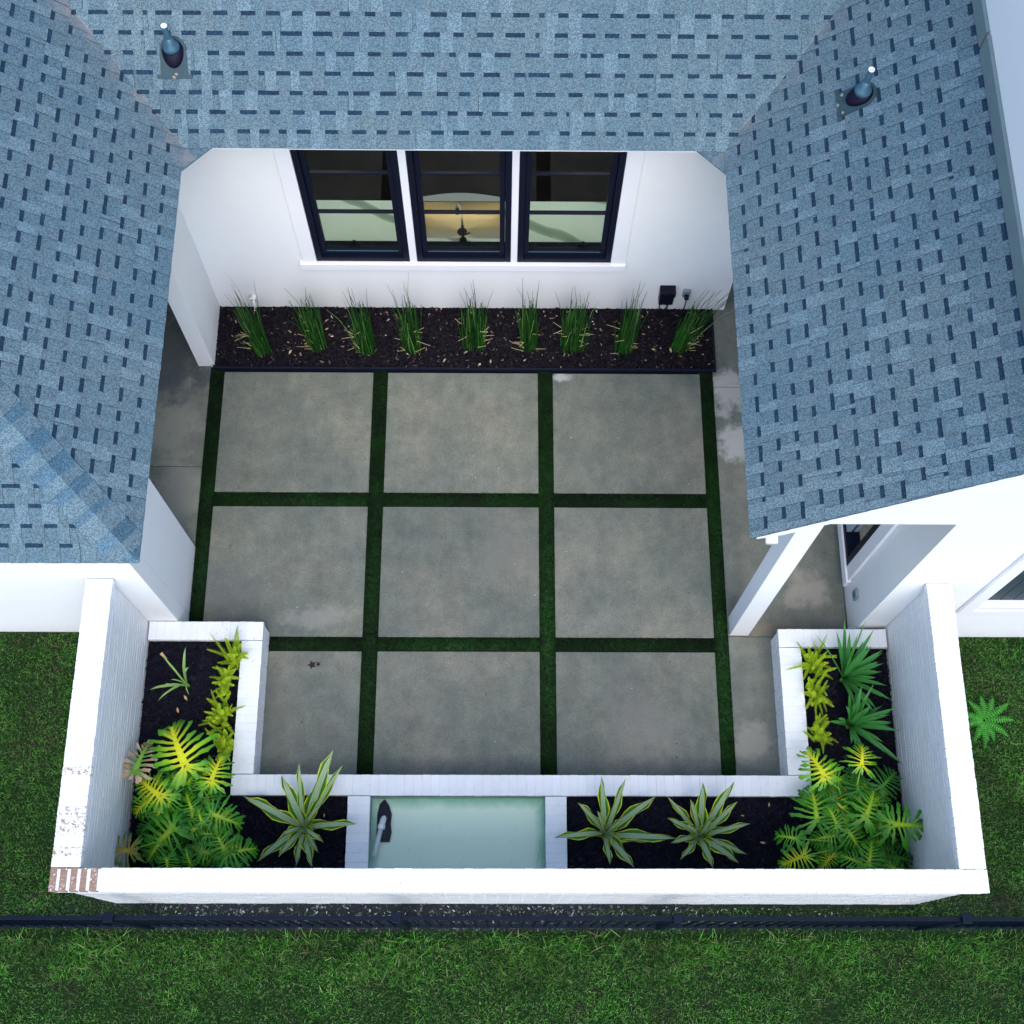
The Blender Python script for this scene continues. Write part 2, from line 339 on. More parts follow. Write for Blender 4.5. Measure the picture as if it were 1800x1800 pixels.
# turf strips: backing + blades
rects = [(-2.955, 3.2, -2.812, 5.965)] + [(x, 1.60, x + w, 5.965) for x, w in ((-1.30, .148), (.372, .15), (2.022, .134))] + [(a, y, b, y + .15) for a, b in XS for y in (3.035, 4.487)]
mb = MB()
for i, (x0, y0, x1, y1) in enumerate(rects): mb.box((x0, y0, -.01), (x1, y1, .003))
V = []; F = []
def bladefield(n, xy, L, wd, lean, z0=0, seg=2):
    """returns verts, tris for n curved grass blades"""
    ang = rng.uniform(0, 2 * np.pi, n); la = rng.uniform(0, 2 * np.pi, n); ln = rng.uniform(*lean, n); L = L * rng.uniform(.55, 1.25, n)
    sx, sy = np.cos(ang), np.sin(ang); dx, dy = np.cos(la), np.sin(la); w = wd * rng.uniform(.7, 1.3, n)
    z = np.full(n, z0) if np.isscalar(z0) else z0
    v = np.zeros((n, 5, 3))
    for j, (t, ww) in enumerate(((0, 1), (0, -1), (.55, .8), (.55, -.8), (1, 0))):
        h = L * (t * np.cos(ln) + (0 if t < 1 else -.15 * np.sin(ln))); o = L * t * np.sin(ln) * (.6 + .4 * t)
        v[:, j, 0] = xy[:, 0] + sx * w * ww * .5 + dx * o; v[:, j, 1] = xy[:, 1] + sy * w * ww * .5 + dy * o; v[:, j, 2] = z + np.maximum(h, .003 + .004 * t)
    t = np.array([[0, 1, 3], [0, 3, 2], [2, 3, 4]])
    tr = (np.arange(n)[:, None, None] * 5 + t[None]).reshape(-1, 3)
    return v.reshape(-1, 3), tr
pts = []
for x0, y0, x1, y1 in rects:
    k = int((x1 - x0) * (y1 - y0) * 26000); pts.append(np.stack([rng.uniform(x0 - .009, x1 + .009, k), rng.uniform(y0 - .006, y1 + .006, k)], 1))
pts = np.concatenate(pts); v, t = bladefield(len(pts), pts, .034, .004, (.1, .9), .0)
bk = np.array(mb.v); bt = np.array(mb.f); bt = np.concatenate([bt[:, [0, 1, 2]], bt[:, [0, 2, 3]]])
tag(npmesh('artificial_turf', np.concatenate([bk, v]), np.concatenate([bt, t + len(bk)]), M['turf']), 'dark green artificial turf strips between the concrete slabs', 'turf', kind='stuff')
# mulch bed behind the slabs
bed = tag(bx('mulch_bed', (-2.93, 5.99, -.02), (2.17, 6.69, .03), 'mulchbase'), kind='structure')
def chips(name, areas, dens, mat, L=(.012, .045), tilt=.6, avoid=None):
    P = []
    for x0, y0, x1, y1, z in areas:
        k = int((x1 - x0) * (y1 - y0) * dens); P.append(np.stack([rng.uniform(x0, x1, k), rng.uniform(y0, y1, k), z + rng.uniform(0, .018, k)], 1))
    P = np.concatenate(P); n = len(P); a = rng.uniform(0, 2 * np.pi, n); l = rng.uniform(*L, n) * .5; w = l * rng.uniform(.2, .5, n)
    tz = rng.normal(0, tilt * .35, n); tw = rng.normal(0, tilt * .6, n); ca, sa = np.cos(a), np.sin(a); v = np.zeros((n, 4, 3))
    for j, (p, q) in enumerate(((-1, -1), (1, -.8), (.85, 1), (-.9, .8))):
        v[:, j, 0] = P[:, 0] + ca * l * p - sa * w * q; v[:, j, 1] = P[:, 1] + sa * l * p + ca * w * q; v[:, j, 2] = P[:, 2] + l * p * tz + w * q * tw
    return npmesh(name, v.reshape(-1, 3), np.arange(n * 4).reshape(n, 4), mat)
tag(chips('bark_mulch', [(-2.93, 6.0, 2.17, 6.68, .032)], 9000, M['mulch']), 'dark bark mulch with pale flecks in the long bed', 'mulch', kind='stuff')
e = MB().box((-2.93, 5.968, -.01), (2.18, 5.990, .055)).box((2.172, 5.968, -.01), (2.19, 6.69, .05)).build('bed_edging', M['edging'])
tag(e, 'low black edging along the front of the horsetail bed', 'edging')

# lawn
def inside(p, x0, y0, x1, y1): return (p[:, 0] > x0) & (p[:, 0] < x1) & (p[:, 1] > y0) & (p[:, 1] < y1)
n = 430000
xy = np.stack([rng.uniform(-5.2, 5.5, n), rng.uniform(-.75, 3.25, n)], 1)
dens = .5 + .5 * np.sin(xy[:, 0] * 2.1 + 3 * np.sin(xy[:, 1] * 1.7)) * np.sin(xy[:, 1] * 3.3 + 2 * np.sin(xy[:, 0] * 1.3))
keep = (rng.uniform(0, 1, n) < .62 + .38 * dens)
keep &= ~inside(xy, -3.36, .72, 3.66, 4)
strip = inside(xy, -3.1, .54, 3.3, .74); keep &= ~(strip & (rng.uniform(0, 1, n) > .13 + .3 * (xy[:, 0] > .8)))
band = (xy[:, 1] > .47) & (xy[:, 1] < .60); keep &= ~(band & (rng.uniform(0, 1, n) > .35))
sidesoil = inside(xy, 3.66, .9, 3.95, 3.0) & (np.sin(xy[:, 1] * 7) + np.sin(xy[:, 1] * 2.3 + 1) > -.2); keep &= ~(sidesoil & (rng.uniform(0, 1, n) > .25))
xy = xy[keep]
L = np.where((xy[:, 1] < .45) & (xy[:, 1] > .12), .065, .038) * (1 + .35 * np.sin(xy[:, 0] * 5) * np.sin(xy[:, 1] * 6))
bare = np.zeros(len(xy), bool)
for i in range(34):
    bx_, by_, br = random.uniform(-4.6, 5), random.choice((random.uniform(-.4, .45), random.uniform(1, 3.1))), random.uniform(.04, .14)
    bare |= ((xy[:, 0] - bx_) ** 2 + ((xy[:, 1] - by_) * 1.3) ** 2 < (br * rng.uniform(.6, 1.3, len(xy))) ** 2) & (rng.uniform(0, 1, len(xy)) < .7)
xy = xy[~bare]; L = L[~bare]
v, t = bladefield(len(xy), xy, L, .0042, (.35, 1.35), -.01)
k_ = 2600; xx = np.stack([rng.uniform(-4.8, 5, k_), .50 - np.abs(rng.normal(0, .10, k_))], 1); cl = np.sin(xx[:, 0] * 3.1) + np.sin(xx[:, 0] * 7.3 + 1) > .1; xx = xx[cl]
ko = 130000; xo = np.stack([rng.uniform(-9, 9, ko), rng.uniform(-4, 3.2, ko)], 1); xo = xo[(xo[:, 1] < -.75) | (np.abs(xo[:, 0] - .15) > 5.35)]
v2, t2 = bladefield(len(xo), xo, .045, .009, (.35, 1.35), -.01); t = np.concatenate([t, t2 + len(v)]); v = np.concatenate([v, v2])
v2, t2 = bladefield(len(xx), xx, .14, .0075, (.3, 1.25), -.01); t = np.concatenate([t, t2 + len(v)]); v = np.concatenate([v, v2])
for i in range(60):
    cxx, cyy = random.uniform(-4.5, 4.8), random.choice((random.uniform(-.4, .4), random.uniform(.9, 3.1)))
    if -3.45 < cxx < 3.78 and cyy > .45: continue
    v2, t2 = bladefield(26, np.stack([rng.normal(cxx, .03, 26), rng.normal(cyy, .03, 26)], 1), .09, .0065, (.4, 1.3), -.01); t = np.concatenate([t, t2 + len(v)]); v = np.concatenate([v, v2])
tag(npmesh('grass', v, t, M['grass']), 'patchy green lawn grass around the brick wall', 'grass', kind='stuff')
crumbs = chips('gravel', [(-3.05, .60, .6, .74, -.008), (.6, .60, 3.0, .74, -.008)], 300, plain('pale_crumbs', (.42, .45, .47), .9, .1, .4, 30), (.006, .028), .8)
tag(crumbs, 'pale mortar crumbs and gravel between brick wall and fence', 'gravel', kind='stuff')

# ================================================================== HOUSE
house = tag(empty('house'), 'white stucco house with blue grey shingle roofs wrapping round the courtyard', 'house')
TOP = 3.33
WT = .16
# back wall with three window openings
wx = [(-1.79, -.89), (-.818, .085), (.15, 1.055)]; WZ0, WZ1 = .95, 2.86
mb = MB(); Y0, Y1 = 6.69, 6.69 + WT
mb.box((-3.08, Y0, -.02), (-1.79, Y1, TOP)).box((1.055, Y0, -.02), (2.31, Y1, TOP)).box((-1.79, Y0, -.02), (1.055, Y1, WZ0)).box((-1.79, Y0, WZ1), (1.055, Y1, TOP))
mb.box((-.89, Y0, WZ0), (-.818, Y1, WZ1)).box((.085, Y0, WZ0), (.15, Y1, WZ1))
mb.build('wall', M['stucco'], house)
bx('wall', (-3.08, 6.008, -.02), (-2.915, 6.688, TOP), 'stucco', house)                     # pier beside the bed
bx('wall', (-3.08, 3.385, -.02), (-2.95, 4.066, TOP), 'stucco', house)                      # return at the front of the left wing
bx('wall', (-9, 3.22, -.02), (-2.95, 3.382, TOP), 'stucco', house)                         # left front wall
bx('beam', (-3.08, 4.068, 3.10), (-2.95, 6.006, TOP), 'stucco', house)
bx('wall', (-4.86, 3.385, -.02), (-4.7, 8, TOP), 'stucco', house)
bx('wall', (-4.7, 7.84, -.02), (-3.082, 8, TOP), 'stucco', house)
# right: porch post, beams, gable, main block
bx('column', (2.17, 3.20, -.02), (2.348, 3.383, 3.108), 'stucco', house, .004)
bx('beam', (2.17, 3.385, 3.11), (2.33, 8, 3.40), 'stucco', house)
SL = 10 / 12; EX = 1.755; EZ = 3.40
gz = lambda x: EZ + SL * (x - EX) - .05
mb = MB()
def prism(mb, poly, y0, y1):
    n = len(poly); a = [(x, y0, z) for x, z in poly]; b = [(x, y1, z) for x, z in poly]
    mb.quad(a); mb.quad(b[::-1])
    for i in range(n): j = (i + 1) % n; mb.quad([a[j], a[i], b[i], b[j]])
prism(mb, [(1.83, 3.30), (1.95, 3.17), (2.17, 3.11), (3.30, 3.11), (3.30, gz(3.30)), (1.83, gz(1.83))], 3.20, 3.383)
mb.build('gable', M['stucco'], house)
# main block walls
OPX, OPZ0, OPZ1 = 4.15, .975, 2.6
mb = MB(); XW = 3.30
mb.box((XW, 3.20, -.02), (OPX, 3.383, 6.2)).box((OPX, 3.20, -.02), (5.6, 3.383, OPZ0)).box((OPX, 3.20, OPZ1), (5.6, 3.383, 6.2)).box((5.6, 3.20, -.02), (9, 3.383, 6.2))
mb.build('wall', M['stucco'], house)
DW = (3.80, 6.2)   # tall porch window on the x=3.30 wall
mb = MB()
mb.box((XW, 3.383, -.02), (XW + WT, DW[0], 6.2)).box((XW, DW[1], -.02), (XW + WT, 9, 6.2)).box((XW, DW[0], 2.6), (XW + WT, DW[1], 6.2)).box((XW, DW[0], -.02), (XW + WT, DW[1], .30))
mb.build('wall', M['stucco'], house)
# soffits / fascia
bx('soffit', (-2.947, 2.83, 3.325), (-2.53, 6.688, 3.34), 'trim', house); bx('soffit', (-9, 2.85, 3.325), (-2.952, 3.218, 3.34), 'trim', house)
bx('soffit', (-2.498, 6.26, 3.325), (1.76, 6.688, 3.34), 'trim', house); bx('soffit', (1.80, 3.21, 3.325), (2.168, 8, 3.34), 'trim', house)
bx('fascia', (-2.52, 2.83, 3.32), (-2.515, 6.2, 3.372), 'trim', house); bx('fascia', (-9, 2.82, 3.32), (-2.522, 2.828, 3.372), 'trim', house)
bx('fascia', (-2.49, 6.24, 3.32), (1.75, 6.25, 3.372), 'trim', house); bx('fascia', (1.775, 3.21, 3.32), (1.785, 6.2, 3.372), 'trim', house)
mb = MB(); prism(mb, [(1.80, 3.30), (1.80, gz(1.80) + .02), (3.297, gz(3.297) + .02), (3.297, gz(3.297) - .14), (1.97, gz(1.97) - .14)], 3.015, 3.04); mb.build('rake_board', M['trim'], house)
MB().tube([(1.93, 3.02, 3.20), (1.93, 3.19, 3.20)], .045, 12).build('eave_return', M['trim'], house, True)
MB().quad([(1.80, 3.04, 3.30), (3.29, 3.04, gz(3.29) - .06), (3.29, 3.198, gz(3.29) - .06), (1.80, 3.198, 3.30)]).build('soffit', M['trim'], house)

# windows -----------------------------------------------------------
def window(x0, x1, z0, z1, bars, y=6.69):
    g = .105; yo = y - .012; yi = y + .10
    w = MB().box((x0, yo, z0), (x0 + .055, yi, z1)).box((x1 - .055, yo, z0), (x1, yi, z1)).box((x0 + .055, yo, z0), (x1 - .055, yi, z0 + .055)).box((x0 + .055, yo, z1 - .055), (x1 - .055, yi, z1)).build('window', M['navy'], house, bevel=.004)
    a, b, c, e = x0 + .057, x1 - .057, z0 + .057, z1 - .057; ys = y + .022
    MB().box((a, ys, c), (a + .048, ys + .05, e)).box((b - .048, ys, c), (b, ys + .05, e)).box((a + .048, ys, c), (b - .048, ys + .05, c + .075)).box((a + .048, ys, e - .06), (b - .048, ys + .05, e)).build('frame', M['navy'], w, bevel=.004)
    MB().box((a + .048, ys - .004, c + .078), (b - .048, ys + .0, c + .084)).build('seal', M['lead'], w)
    for q in bars: MB().box((a + .049, ys + .006, q - .011), (b - .049, ys + .040, q + .011)).build('muntin', M['navy'], w, bevel=.003)
    zz = [c + .075] + bars + [e - .06]
    for p, q in zip(zz[:-1], zz[1:]): MB().quad([(a + .048, ys + .024, p), (b - .048, ys + .024, p), (b - .048, ys + .024, q), (a + .048, ys + .024, q)]).build('pane', M['glass'], w)
    # interior stool
    MB().box((x0, y + .102, z0 - .02), (x1, y + .20, z0 + .03)).build('sill', M['navy'], w)
    return w
for x0, x1 in wx: window(x0, x1, WZ0, WZ1, [1.72, 2.32])
# white casing
MB().box((-1.93, 6.665, WZ0), (-1.792, 6.692, WZ1 + .1)).build('casing', M['trim'], house, bevel=.003)
MB().box((1.057, 6.665, WZ0), (1.20, 6.692, WZ1 + .1)).build('casing', M['trim'], house, bevel=.003)
for a, b in ((-.888, -.820), (.087, .148)): MB().box((a, 6.668, WZ0), (b, 6.692, WZ1)).build('mullion', M['trim'], house, bevel=.003)
MB().box((-1.93, 6.660, WZ1 + .002), (1.20, 6.692, WZ1 + .1)).build('lintel', M['trim'], house)
MB().box((-1.955, 6.640, .845), (1.205, 6.692, WZ0 - .002)).build('sill', M['trim'], house, bevel=.004)
for x, z in ((-1.42, 1.06), (.78, 1.06)):
    MB().box((x - .06, 6.775, z), (x + .06, 6.80, z + .03)).tube([(x - .05, 6.79, z + .03), (x, 6.80, z + .06), (x + .05, 6.79, z + .03)], .012, 6).build('window_latch', M['plast_b'], house)
# porch window on the inner wall
w = MB().box((3.262, DW[0], .30), (3.40, DW[0] + .07, 2.6)).box((3.262, DW[1] - .07, .30), (3.40, DW[1], 2.6)).box((3.262, DW[0] + .07, .30), (3.40, DW[1] - .07, .37)).box((3.262, 4.55, .37), (3.40, 4.62, 2.6)).build('window', M['navy'], house, bevel=.004)
for a, b in ((3.87, 4.55), (4.62, 6.13)): MB().quad([(3.33, a, .37), (3.33, b, .37), (3.33, b, 2.6), (3.33, a, 2.6)]).build('pane', M['glass'], w)
MB().box((3.275, 4.12, .37), (3.32, 4.20, 2.6)).build('muntin', plain('pale_curtain_edge', (.35, .45, .5)), w)
MB().box((3.262, DW[0] - .14, .17), (3.297, DW[0] - .002, 2.7)).build('casing', M['trim'], house, bevel=.003)
MB().box((3.245, DW[0] - .16, .17), (3.297, 6.4, .298)).build('sill', M['trim'], house, bevel=.003)
MB().box((3.6, 3.7, -.02), (3.62, 6.4, 3.0)).build('partition', M['navy'], house)
# plank shutter in the front opening, with casing
w = MB().box((OPX - .115, 3.165, OPZ0 - .10), (OPX - .002, 3.197, OPZ1)).box((OPX - .002, 3.165, OPZ0 - .10), (5.7, 3.197, OPZ0 - .002)).build('window', M['trim'], house, bevel=.003)
tag(w, 'white cased opening closed by dark vertical planks')
for i in range(12): MB().box((OPX + .003 + i * .118, 3.27, OPZ0 + .002), (OPX + .003 + i * .118 + .112, 3.30, OPZ1 - .002)).build('plank', M['plank'], w, bevel=.003)
MB().box((OPX, 3.31, OPZ0), (5.6, 3.33, OPZ1)).build('backing', M['navy'], w)
# kitchen behind the windows
mb = MB(); mb.quad([(-3, 6.86, .0), (2.3, 6.86, .0), (2.3, 9, .0), (-3, 9, .0)]); mb.build('kitchen_floor', M['floor'], house)
mb = MB(); mb.quad([(-3, 6.86, 0), (-3, 9, 0), (-3, 9, 3.2), (-3, 6.86, 3.2)]).quad([(2.3, 9, 0), (2.3, 6.86, 0), (2.3, 6.86, 3.2), (2.3, 9, 3.2)]).quad([(-3, 6.86, 3.2), (2.3, 6.86, 3.2), (2.3, 9, 3.2), (-3, 9, 3.2)]); mb.build('kitchen_wall', M['room'], house)
em = NT('warm_downlight'); em.p.inputs['Emission Color'].default_value = (1, .86, .62, 1); em.p.inputs['Emission Strength'].default_value = 17
for x in (-1.6, -.4, .8):
    MB().tube([(x, 7.15, 3.185), (x, 7.15, 3.195)], .12, 20).build('ceiling_light', em.m, house)
kc = tag(empty('kitchen_counter'), 'pale veined marble counter seen through the three kitchen windows', 'counter')
MB().box((-2.9, 6.865, .87), (-.815, 7.40, .91)).build('countertop', M['marble'], kc, bevel=.004)
MB().box((.02, 6.865, .87), (2.2, 7.40, .91)).build('countertop', M['marble'], kc, bevel=.004)
MB().box((-.813, 6.865, .87), (.018, 6.97, .91)).build('countertop', M['marble'], kc)
MB().box((-2.9, 6.9, .0), (-.83, 7.36, .868)).box((.04, 6.9, 0), (2.2, 7.36, .868)).box((-.82, 6.9, 0), (.03, 7.36, .60)).build('cabinet', M['floor'], kc)
sk_ = tag(empty('kitchen_sink'), 'stainless farmhouse sink with creased basin under the middle window', 'sink')
mb = MB(); cx, cy, zb = -.40, 7.20, .66; cor = [(-.79, 6.975), (-.005, 6.975), (-.005, 7.39), (-.79, 7.39)]
for i in range(4):
    a, b = cor[i], cor[(i + 1) % 4]
    mb.quad([(a[0], a[1], .69), (b[0], b[1], .69), (cx, cy, zb)]); mb.quad([(a[0], a[1], .69), (a[0], a[1], .905), (b[0], b[1], .905), (b[0], b[1], .69)])
mb.build('basin', M['steel'], sk_)
ap = [(-.81, 7.392)] + [(-.81 + .81 * t, 7.44 + .05 * math.sin(t * math.pi)) for t in [j / 12 for j in range(13)]] + [(0, 7.392)]
mb = MB(); mb.quad([(x, y, .915) for x, y in reversed(ap)])
for (x, y), (x2, y2) in zip(ap[:-1], ap[1:]): mb.quad([(x, y, .60), (x2, y2, .60), (x2, y2, .915), (x, y, .915)])
mb.build('apron', M['steel'], sk_)
MB().tube([(cx, cy, zb + .002), (cx, cy, zb + .008)], .05, 16).build('drain', M['navy'], sk_)
fc = tag(empty('kitchen_faucet'), 'dark gooseneck faucet standing behind the sink in the middle window', 'faucet')
MB().tube([(-.38, 6.945, .91), (-.38, 6.945, .93)], .035, 12).tube([(-.38, 6.945, .93), (-.38, 6.945, 1.18)], .014, 10).build('body', M['plast_b'], fc, True)
MB().tube([(-.38, 6.945, 1.18), (-.385, 6.97, 1.28), (-.40, 7.04, 1.33), (-.42, 7.11, 1.28), (-.43, 7.13, 1.20)], .011, 10).build('spout', M['steel'], fc, True)
MB().tube([(-.43, 7.13, 1.20), (-.435, 7.135, 1.10)], [.016, .024], 10).build('spray_head', M['plast_b'], fc, True)
MB().tube([(-.38, 6.945, 1.0), (-.31, 6.95, 1.04)], .008, 8).build('lever', M['plast_b'], fc)

# ------------------------------------------------------------------ roofs
K = SL; NL = math.sqrt(1 + K * K); EXPO = .143
def plane_frame(O, u, up):         # up: horizontal unit vector going upslope
    u = Vector(u); v = (Vector(up) + Vector((0, 0, K))).normalized(); n = u.cross(v); n = n if n.z > 0 else -n; return Vector(O), u, v, n
def clip_obj(o, planes):
    bm = bmesh.new(); bm.from_mesh(o.data)
    for co, no in planes:
        g = bm.verts[:] + bm.edges[:] + bm.faces[:]
        if not g: break
        bmesh.ops.bisect_plane(bm, geom=g, plane_co=co, plane_no=no, clear_outer=True)
    nf = len(bm.faces); bm.to_mesh(o.data); bm.free()
    if nf == 0: bpy.data.objects.remove(o); return False
    return True
def shingle(fr, u0, u1, row, parent, planes, joints=None):
    O, u, v, n = fr; mb = MB(); v0 = row * EXPO; v1 = v0 + EXPO + .012; off = .004; t = .005
    P = lambda a, b, h: O + u * a + v * b + n * h
    hb = lambda b: .006 - (b - v0) / EXPO * .005 + off        # shingle lies tilted over the one below
    wob = random.uniform(-.0015, .0015)
    def slab(a0, a1, b0, b1, h, th, mi, taper=0, em=3):
        p = [P(a0 + taper, b0, hb(b0) + h), P(a1 - taper, b0, hb(b0) + h), P(a1, b1, hb(b1) + h), P(a0, b1, hb(b1) + h)]
        q = [P(a0 + taper, b0, hb(b0) + h - th), P(a1 - taper, b0, hb(b0) + h - th), P(a1, b1, hb(b1) + h - th), P(a0, b1, hb(b1) + h - th)]
        mb.quad(p, mi)
        for i, j in ((0, 1), (1, 2), (3, 0)): mb.quad([p[j], p[i], q[i], q[j]], em)
    slab(u0, u1, v0 + wob, v1, 0, .009, 0)
    a = u0 + random.uniform(-.06, .03)
    while a < u1:
        w = random.choice((.07, .08, .09, .10, .11)); b = min(a + w, u1); a_ = max(a, u0 + .001)
        if b - a_ > .02: slab(a_, b, v0 + wob, v1 - .002, .0045, .0045, 1, random.uniform(-.004, .006))
        s = random.choice((.08, .09, .10, .11, .125))
        if row and random.random() < .10: s += .04
        g0, g1 = b + .001, min(b + s, u1) - .001
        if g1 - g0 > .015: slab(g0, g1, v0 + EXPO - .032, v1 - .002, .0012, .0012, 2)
        a = b + s
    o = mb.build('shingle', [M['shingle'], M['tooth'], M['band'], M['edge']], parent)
    if planes and not clip_obj(o, planes): return None
    return o
def deck(poly, parent_name='roof', th=.03):
    mb = MB(); n = len(poly); a = [Vector(p) for p in poly]; b = [p - Vector((0, 0, th)) for p in a]
    mb.quad(a, 0); mb.quad(b[::-1], 1)
    for i in range(n): j = (i + 1) % n; mb.quad([a[j], a[i], b[i], b[j]], 1)
    return mb.build('roof', [M['shingle'], M['trim']], house)
RX = -2.50; RY = 6.21; RF = 2.805; RS = 3.0
zl = lambda x: EZ + K * (RX - x); zb_ = lambda y: EZ + K * (y - RY); zr = lambda x: EZ + K * (x - EX); zf = lambda y: EZ + K * (y - RF)
XL = -5.2; YB = 8.6
roofL = deck([(RX, RF, EZ), (RX, RY, EZ), (XL, RY + (RX - XL), zl(XL)), (XL, RF + (RX - XL), zl(XL))])
roofF = deck([(RX, RF, EZ), (XL, RF + RX - XL, zl(XL)), (XL - 3, RF + RX - XL, zl(XL)), (XL - 3, RF, EZ)])
roofB = deck([(RX, RY, EZ), (EX, RY, EZ), (EX + YB - RY, YB, zb_(YB)), (RX - (YB - RY), YB, zb_(YB))])
roofR = deck([(EX, RS, EZ), (3.297, RS, zr(3.297)), (3.297, RY + 3.297 - EX, zr(3.297)), (EX, RY, EZ)])
for o, l in ((roofL, 'left wing roof slope facing the courtyard'), (roofF, 'front hip slope of the left wing'), (roofB, 'back roof slope above the windows'), (roofR, 'right porch roof slope, bluest of the four')): o['label'] = l
S2 = math.sqrt(.5)
vl_keep_left = (Vector((RX, RY, EZ)), Vector((S2, S2, 0)))           # outer side removed
vl_keep_back = (Vector((RX, RY, EZ)), Vector((-S2, -S2, 0)))
vr_keep_back = (Vector((EX, RY, EZ)), Vector((S2, -S2, 0)))
vr_keep_right = (Vector((EX, RY, EZ)), Vector((-S2, S2, 0)))
hip_keep_left = (Vector((RX, RF, EZ)), Vector((-S2, -S2, 0)))
hip_keep_front = (Vector((RX, RF, EZ)), Vector((S2, S2, 0)))
def course(fr, row, ulo, uhi, parent, planes):
    a = ulo - random.uniform(0, .9)
    while a < uhi:
        b = a + 1.0
        if b > ulo + .01: shingle(fr, max(a, ulo - .0) + .0008, min(b, uhi) - .0008, row, parent, planes)
        a = b
H = EXPO / NL
frL = plane_frame((RX + .012, 0, EZ - .008), (0, 1, 0), (-1, 0, 0)); 
for i in range(14): course(frL, i, RF - .01 + i * H, RY + (i + 1) * H + .05, roofL, [vl_keep_left, hip_keep_left])
frB = plane_frame((0, RY - .012, EZ - .008), (1, 0, 0), (0, 1, 0))
for i in range(12): course(frB, i, RX - (i + 1) * H - .05, EX + (i + 1) * H + .05, roofB, [vl_keep_back, vr_keep_back])
frR = plane_frame((EX - .012, 0, EZ - .008), (0, 1, 0), (1, 0, 0))
for i in range(14): course(frR, i, RS - .015, min(RY + (i + 1) * H + .05, 8.0), roofR, [vr_keep_right, (Vector((3.292, 0, 0)), Vector((1, 0, 0)))])
frF = plane_frame((0, RF - .012, EZ - .008), (1, 0, 0), (0, 1, 0))
for i in range(9): course(frF, i, -4.7, RX + .01 - i * H + .1, roofF, [hip_keep_front])
# hip caps
hd = Vector((-1, 1, K)).normalized(); hs = Vector((S2, S2, 0)); 
nL = Vector((K, 0, 1)).normalized(); nF = Vector((0, -K, 1)).normalized(); nH = (nL + nF).normalized()
dl_ = (hs - nL * hs.dot(nL)).normalized(); df_ = (-hs - nF * (-hs).dot(nF)).normalized()
o0 = Vector((RX + .012, RF - .012, EZ - .004)); k = 0; t = -.12
while t < 2.3:
    dk = random.uniform(.085, .15); mb = MB(); wv = .165 + random.uniform(-.004, .004); ln = .27; E2 = .205
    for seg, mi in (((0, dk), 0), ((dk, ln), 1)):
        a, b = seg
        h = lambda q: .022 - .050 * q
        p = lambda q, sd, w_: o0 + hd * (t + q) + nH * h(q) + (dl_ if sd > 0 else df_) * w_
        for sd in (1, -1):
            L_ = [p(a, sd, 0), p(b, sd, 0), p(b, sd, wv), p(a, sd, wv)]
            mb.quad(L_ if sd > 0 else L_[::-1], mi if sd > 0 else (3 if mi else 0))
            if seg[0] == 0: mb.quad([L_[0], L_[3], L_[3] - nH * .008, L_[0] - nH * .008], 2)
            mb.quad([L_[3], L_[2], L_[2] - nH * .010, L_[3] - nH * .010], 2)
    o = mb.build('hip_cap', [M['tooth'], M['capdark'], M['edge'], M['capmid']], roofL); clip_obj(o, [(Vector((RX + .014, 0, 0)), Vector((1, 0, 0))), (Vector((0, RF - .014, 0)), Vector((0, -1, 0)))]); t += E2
# corner crickets (small triangular pieces over both inner corners)
for s_, cxn in ((1, RX), (-1, EX)):
    a = (cxn, RY, EZ - .004); b = (cxn + s_ * .235, RY, EZ - .004); c = (cxn, RY - .235, EZ - .004)
    mb = MB(); q = [a, b, c] if s_ > 0 else [a, c, b]
    mb.quad(q[::-1], 0); mb.quad([(x, y, z - .02) for x, y, z in q], 1)
    for i in range(3): A, B = q[i], q[(i + 1) % 3]; mb.quad([A, B, (B[0], B[1], B[2] - .02), (A[0], A[1], A[2] - .02)], 1)
    mb.build('corner_piece', [M['shingle'], M['capmid']], roofB)
# step flashing where porch roof meets the tall wall
fz = zr(3.297)
MB().box((3.272, 3.0, fz + .012), (3.299, 6.085, fz + .17)).build('flashing', M['flash'], roofR, bevel=.002)
MB().box((3.272, 6.115, fz + .012), (3.299, 9, fz + .165)).build('flashing', M['flash'], roofR, bevel=.002)
MB().box((3.280, 6.086, fz + .01), (3.298, 6.114, fz + .15)).build('flashing_joint', plain('rusty_seam', (.16, .13, .12), .7), roofR)
